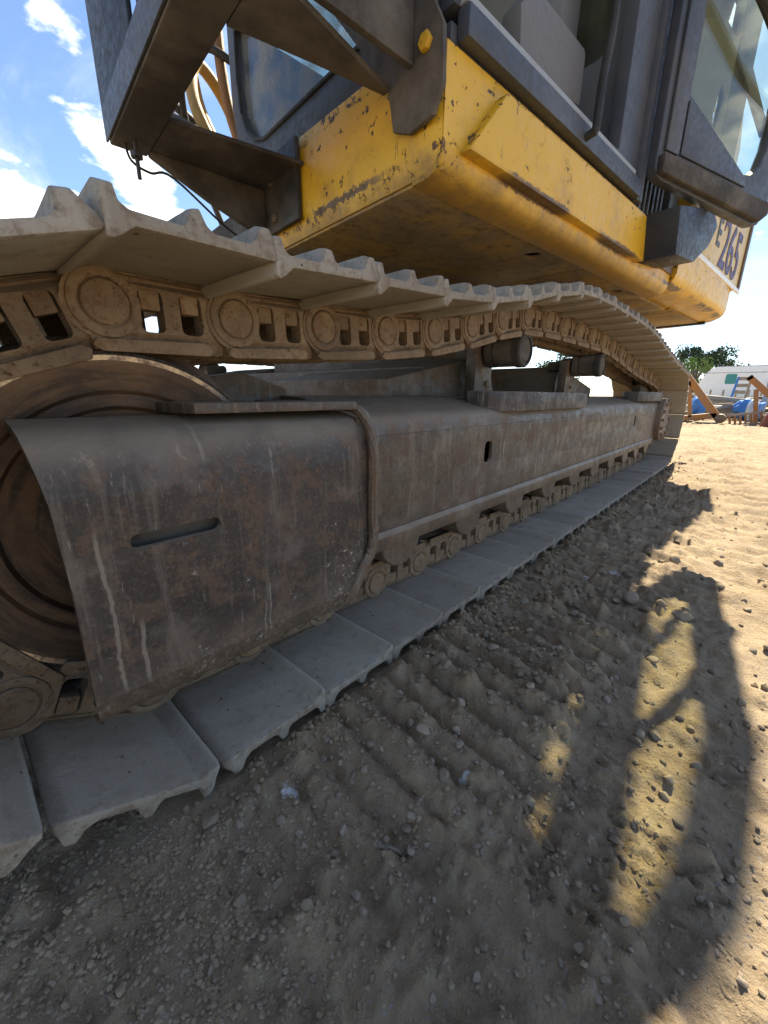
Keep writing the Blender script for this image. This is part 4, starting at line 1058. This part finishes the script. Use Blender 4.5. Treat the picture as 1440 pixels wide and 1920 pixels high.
bm = BM(); add_tube(bm, [Vector((p.x, p.y, gz(p.x, p.y)+.003)) for p in smooth_path([a, m_, b], 5)], .0035, 6, .0018)
tw = link_obj('twig', mesh(bm, 'twig', M['bark'])); tag(tw, 'thin dry twig lying on the bare dirt', 'twig')

# ------------------------------------------------------------------ yard background
def flat_root(name, p, label, cat, group=None): return root(name, p, label, cat, group)
def wpos(px, X): return bp((px, 744), X=X)        # horizon point at that column, gives Y at distance X
# caravan
cp = wpos(1303, 38.0); CX0, CYR = 38.0, cp.y
car = root('caravan', (CX0, CYR-3.2, 0), 'white touring caravan with a teal-covered window behind the scrap', 'caravan')
cs = lambda a, b, t: Vector((CX0+t, CYR-a, b))     # a runs to the right in view, t away
body = [(.55, .55), (6.4, .55), (6.4, 2.62), (.95, 2.62), (.66, 2.52), (.50, 2.36), (.30, 2.05), (.02, 1.45), (.02, 1.25), (.30, .75)]
bm = BM(); add_prism(bm, body, 0, 2.1, cs, [rrect(1.55, 2.05, 1.52, 2.08, .09)]); part('body', bm, M['white'], car, bev=.02)
bm = BM(); add_prism(bm, rrect(1.50, 2.10, 1.47, 2.13, .10), -.015, -.003, cs); part('window', bm, M['teal'], car, bev=.003)
bm = BM(); add_prism(bm, [(.42, 2.20), (6.4, 2.20), (6.4, 2.235), (.42, 2.235)], -.02, -.003, cs); part('trim_strip', bm, M['steel'], car)
bm = BM(); add_prism(bm, [(.9, 2.623), (6.4, 2.623), (6.4, 2.68), (.98, 2.66)], .02, 2.08, cs); part('roof', bm, M['steel'], car)
bm = BM(); add_prism(bm, [(3.75, 1.25), (4.5, 1.25), (4.5, 2.12), (3.75, 2.12)], -.02, -.002, cs); part('window', bm, M['black'], car)
for a in (3.2,):
    bm = BM(); add_lathe(bm, [(0, -.1), (.32, -.1), (.33, 0), (.33, .1), (0, .1)], (CX0+.1, CYR-a, .33), 'X', 24); part('wheel', bm, M['rubber'], car)
bm = BM(); add_box(bm, (CX0+.6, CYR-.6, .0), (CX0+.7, CYR-.5, .56)); part('steady_leg', bm, M['steel'], car)
# trees
def tree(px, X, h, spread, label, mat, seed, n=3600, low=.25):
    p = wpos(px, X); r = random.Random(seed); t = root('tree', (p.x, p.y, 0), label, 'tree')
    bm = BM(); top = Vector((p.x, p.y, h*.62)); add_tube(bm, [Vector((p.x, p.y, -.05)), Vector((p.x+.1, p.y+.1, h*.25)), top], .035*h, 8, .012*h)
    cl_ = []
    for k in range(26):
        a = r.uniform(0, 6.28); rr = spread*r.uniform(.2, 1)**.6; zz = h*(low+(1-low)*r.random())
        k2 = 1-max(0, (zz/h-.6))*1.3
        c = Vector((p.x+rr*math.cos(a)*k2, p.y+rr*math.sin(a)*k2, zz)); cl_.append((c, h*r.uniform(.07, .15)))
        add_tube(bm, [Vector((p.x+.1, p.y+.1, h*r.uniform(.22, .5))), (Vector((p.x, p.y, zz*.75))+c)/2, c], .010*h, 5, .003*h)
    part('trunk', bm, M['bark'], t)
    V, Fc = [], []
    for k in range(n):
        c, rr = cl_[r.randrange(len(cl_))]
        d = Vector((r.gauss(0, 1), r.gauss(0, 1), r.gauss(0, .75))); d = d.normalized()*rr*r.random()**.4*1.25
        q = c+d; a1 = Vector((r.gauss(0, 1), r.gauss(0, 1), r.gauss(0, 1))).normalized(); a2 = a1.cross(Vector((r.gauss(0, 1), r.gauss(0, 1), .3))).normalized()
        s_ = h*r.uniform(.014, .030); b = len(V)
        V.extend([q-a1*s_, q+a2*s_*.55, q+a1*s_, q-a2*s_*.55]); Fc.append((b, b+1, b+2, b+3))
    me = bpy.data.meshes.new('crown'); me.from_pydata([tuple(v) for v in V], [], Fc); me.materials.append(mat)
    o = link_obj('crown', me, t); o.location = -t.location
    return t
tree(1298, 62, 5.9, 4.4, 'broad dark green tree rising behind the caravan', M['leaf'], 3, 9000)
tree(1296, 44, 3.6, 1.5, 'small bright green bush beside the caravan front', M['leaf2'], 5, 1800, .05)
tree(1040, 40, 5.4, 2.2, 'dark tree seen through the gap beside the carrier rollers', M['leaf'], 8, 2600)
tree(60, 30, 7.0, 4.5, 'green tree glimpsed through the hole of a track link', M['leaf2'], 9, 3600, .05)
tree(250, 34, 6.0, 4.5, 'green tree behind the front of the excavator tracks', M['leaf'], 10, 3000, .05)

# scrap implements on the far side of the yard (about 12.5 m away)
GXI = 12.4
def yz(px, py, X=GXI): q = bp((px, py), X=X); return (q.y, q.z)
def bar(bm, p0, p1, w, X=GXI, t=.10):
    a, b = Vector((*yz(*p0, X), 0)), Vector((*yz(*p1, X), 0)); d = (b-a).normalized(); n_ = Vector((-d.y, d.x, 0))*w/2
    add_prism(bm, [(a+n_)[:2], (b+n_)[:2], (b-n_)[:2], (a-n_)[:2]], X, X+t, YZ)
imp = root('implement_frame', (GXI, yz(1310, 795)[0], 0), 'orange steel implement with a sloping arm beside the track end', 'implement')
bm = BM(); bar(bm, (1288, 705), (1346, 785), .15); part('arm', bm, M['orange'], imp, bev=.01)
bm = BM(); bar(bm, (1293, 715), (1293, 783), .075); part('upright', bm, M['orange'], imp, bev=.01)
bm = BM(); bar(bm, (1276, 785), (1344, 779), .13, GXI, .5); part('beam', bm, M['orange'], imp, bev=.01)
q = yz(1350, 785); bm = BM(); add_lathe(bm, [(0, -.1), (.10, -.1), (.11, 0), (.11, .1), (0, .1)], (GXI+.05, q[0], max(q[1], .11)), 'X', 20); part('pivot', bm, M['trim'], imp, bev=.004)
bm = BM(); bar(bm, (1284, 795), (1345, 795), .04, GXI, .5); part('skid', bm, M['trim'], imp, bev=.004)
lad = root('ladder_frame', (GXI+.2, yz(1395, 795)[0], 0), 'low rusty ladder frame lying flat on the dirt', 'frame')
bm = BM(); bar(bm, (1362, 780), (1432, 772), .05, GXI+.2, .06); part('rail', bm, M['wood'], lad)
bm = BM(); bar(bm, (1364, 797), (1432, 794), .05, GXI+.2, .06); part('rail', bm, M['wood'], lad)
for k in range(7):
    bm = BM(); bar(bm, (1368+k*10, 781-k*1.1), (1368+k*10, 795-k*.4), .045, GXI+.21, .05); part('rung', bm, M['orange'], lad)
im2 = root('scrap_bracket', (GXI+.6, yz(1415, 790, GXI+.6)[0], 0), 'orange forked steel bracket standing beside the grey pole', 'implement')
bm = BM(); bar(bm, (1404, 706), (1444, 742), .13, GXI+.6); part('arm', bm, M['orange'], im2, bev=.01)
bm = BM(); bar(bm, (1418, 730), (1416, 792), .09, GXI+.6); part('upright', bm, M['orange'], im2, bev=.01)
bm = BM(); bar(bm, (1400, 712), (1413, 705), .09, GXI+.6); part('hook', bm, M['trim'], im2, bev=.01)
rd = root('red_bucket', (GXI-.4, yz(1436, 798, GXI-.4)[0], 0), 'dark red steel bucket beside the ladder frame', 'bucket')
bm = BM(); Yb = yz(1424, 798, GXI-.4)[0]
add_prism(bm, [(Yb, .0), (Yb-.12, .40), (Yb-.9, .40), (Yb-.9, .0)], GXI-.4, GXI+.3, YZ, ); part('shell', bm, M['red'], rd, bev=.02)
bm = BM(); add_prism(bm, [(Yb-.10, .40), (Yb-.92, .40), (Yb-.92, .45), (Yb-.12, .45)], GXI-.43, GXI+.33, YZ); part('lip', bm, M['trim'], rd, bev=.008)
pol = root('lamp_post', (15.0, wpos(1431, 15.0).y, 0), 'tall grey steel post standing at the yard edge', 'post')
py_ = wpos(1431, 15.0).y
bm = BM(); add_tube(bm, [Vector((15, py_, 0)), Vector((15, py_-.55, 5.0))], .075, 12); part('pole', bm, M['steel'], pol)
bm = BM(); add_box(bm, (14.85, py_-.15, 0), (15.15, py_+.15, .03)); part('base_plate', bm, M['steel'], pol)
# blue tarpaulin bundles
def lumpy(name, px, py0, py1, wpx, X, mat, seed, label, cat):
    y0_, z0_ = yz(px-wpx/2, py0, X); y1_, z1_ = yz(px+wpx/2, py0, X); zt = yz(px, py1, X)[1]
    bm = BM(); bmesh.ops.create_icosphere(bm, subdivisions=4, radius=1); hw = abs(y0_-y1_)/2
    for v in bm.verts:
        c = v.co.copy(); nn = vnoise(np.array([c.x*2.3+seed]), np.array([c.y*2.3+c.z*1.7]), seed)[0]
        n2 = abs(vnoise(np.array([c.x*6+seed]), np.array([c.y*6+c.z*7]), seed+4)[0])
        k = 1+.5*nn-.3*n2
        v.co = Vector((X+c.x*.4*k, (y0_+y1_)/2+c.y*hw*k, max(0, zt*.5+c.z*zt*.5*k)))
    o = link_obj(name, mesh(bm, name, mat, 180)); tag(o, label, cat); return o
lumpy('tarpaulin', 1306, 775, 738, 30, 14.0, M['tarp'], 4, 'crumpled blue tarpaulin bundle behind the sloping orange arm', 'tarpaulin')
lumpy('tarpaulin', 1402, 775, 748, 60, 14.6, M['tarp'], 9, 'spread blue tarpaulin heap between the pipes and orange bracket', 'tarpaulin')
lumpy('plastic_sheet', 1408, 775, 747, 22, 14.1, M['tarp_w'], 14, 'pale blue plastic sheet lying on the blue tarpaulin heap', 'sheet')
# pipes and planks lying about, 15 to 24 m away
rp = random.Random(31)
MATS = [('pipe', 'pale clay pipe'), ('darkpipe', 'dark plastic pipe'), ('wood', 'weathered timber pole'), ('steel', 'grey steel pipe')]
for k in range(46):
    X = rp.uniform(14.5, 24); px = rp.uniform(1290, 1450); Y = wpos(px, X).y; mk, nm = MATS[rp.randrange(4)]
    r_ = rp.uniform(.03, .08); L = rp.uniform(1.2, 3.2); a = R(rp.gauss(90, 34)); z = r_+rp.choice((0, .08, .16, .26, .36)); tl = rp.uniform(-.14, .14)
    dv = Vector((math.cos(a), math.sin(a), tl)).normalized()*L/2
    bm = BM(); c = Vector((X, Y, z+abs(tl)*L/2)); add_tube(bm, [c-dv, c+dv], r_, 12)
    o = link_obj('pipe', mesh(bm, 'pipe', M[mk])); tag(o, nm+' lying in the scrap pile in front of the caravan', 'pipe', 'scrap pile of pipes: '+nm)
bm = BM()
pq = wpos(1366, 17).y
pal = root('pallet', (17, pq, 0), 'upright timber pallet with a blue edge leaning on the pipes', 'pallet')
bm = BM(); add_prism(bm, [(pq, .2), (pq-.06, .2), (pq-.16, 1.20), (pq-.10, 1.20)], 17, 17.12, YZ); part('edge_board', bm, M['tarp'], pal)
for k in range(5):
    z = .3+k*.2; o_ = -(z-.2)*.1
    bm = BM(); add_box(bm, (17.02, pq-.32+o_, z), (17.06, pq-.065+o_, z+.10)); part('board', bm, M['wood'], pal)
bm = BM(); add_prism(bm, [(pq-.33, .0), (pq-.39, .0), (pq-.47, 1.20), (pq-.41, 1.20)], 17, 17.12, YZ); part('edge_board', bm, M['wood'], pal)
# wire-and-post fence in front of the caravan
for k in range(6):
    X = 27.0; Y = wpos(1330+k*24, X).y
    bm = BM(); add_box(bm, (X, Y-.04, 0), (X+.08, Y+.04, .95)); bevel(bm, .01)
    o = link_obj('fence_post', mesh(bm, 'fence_post', M['wood'])); tag(o, 'short weathered fence post in front of the caravan', 'post', 'fence posts before the caravan')
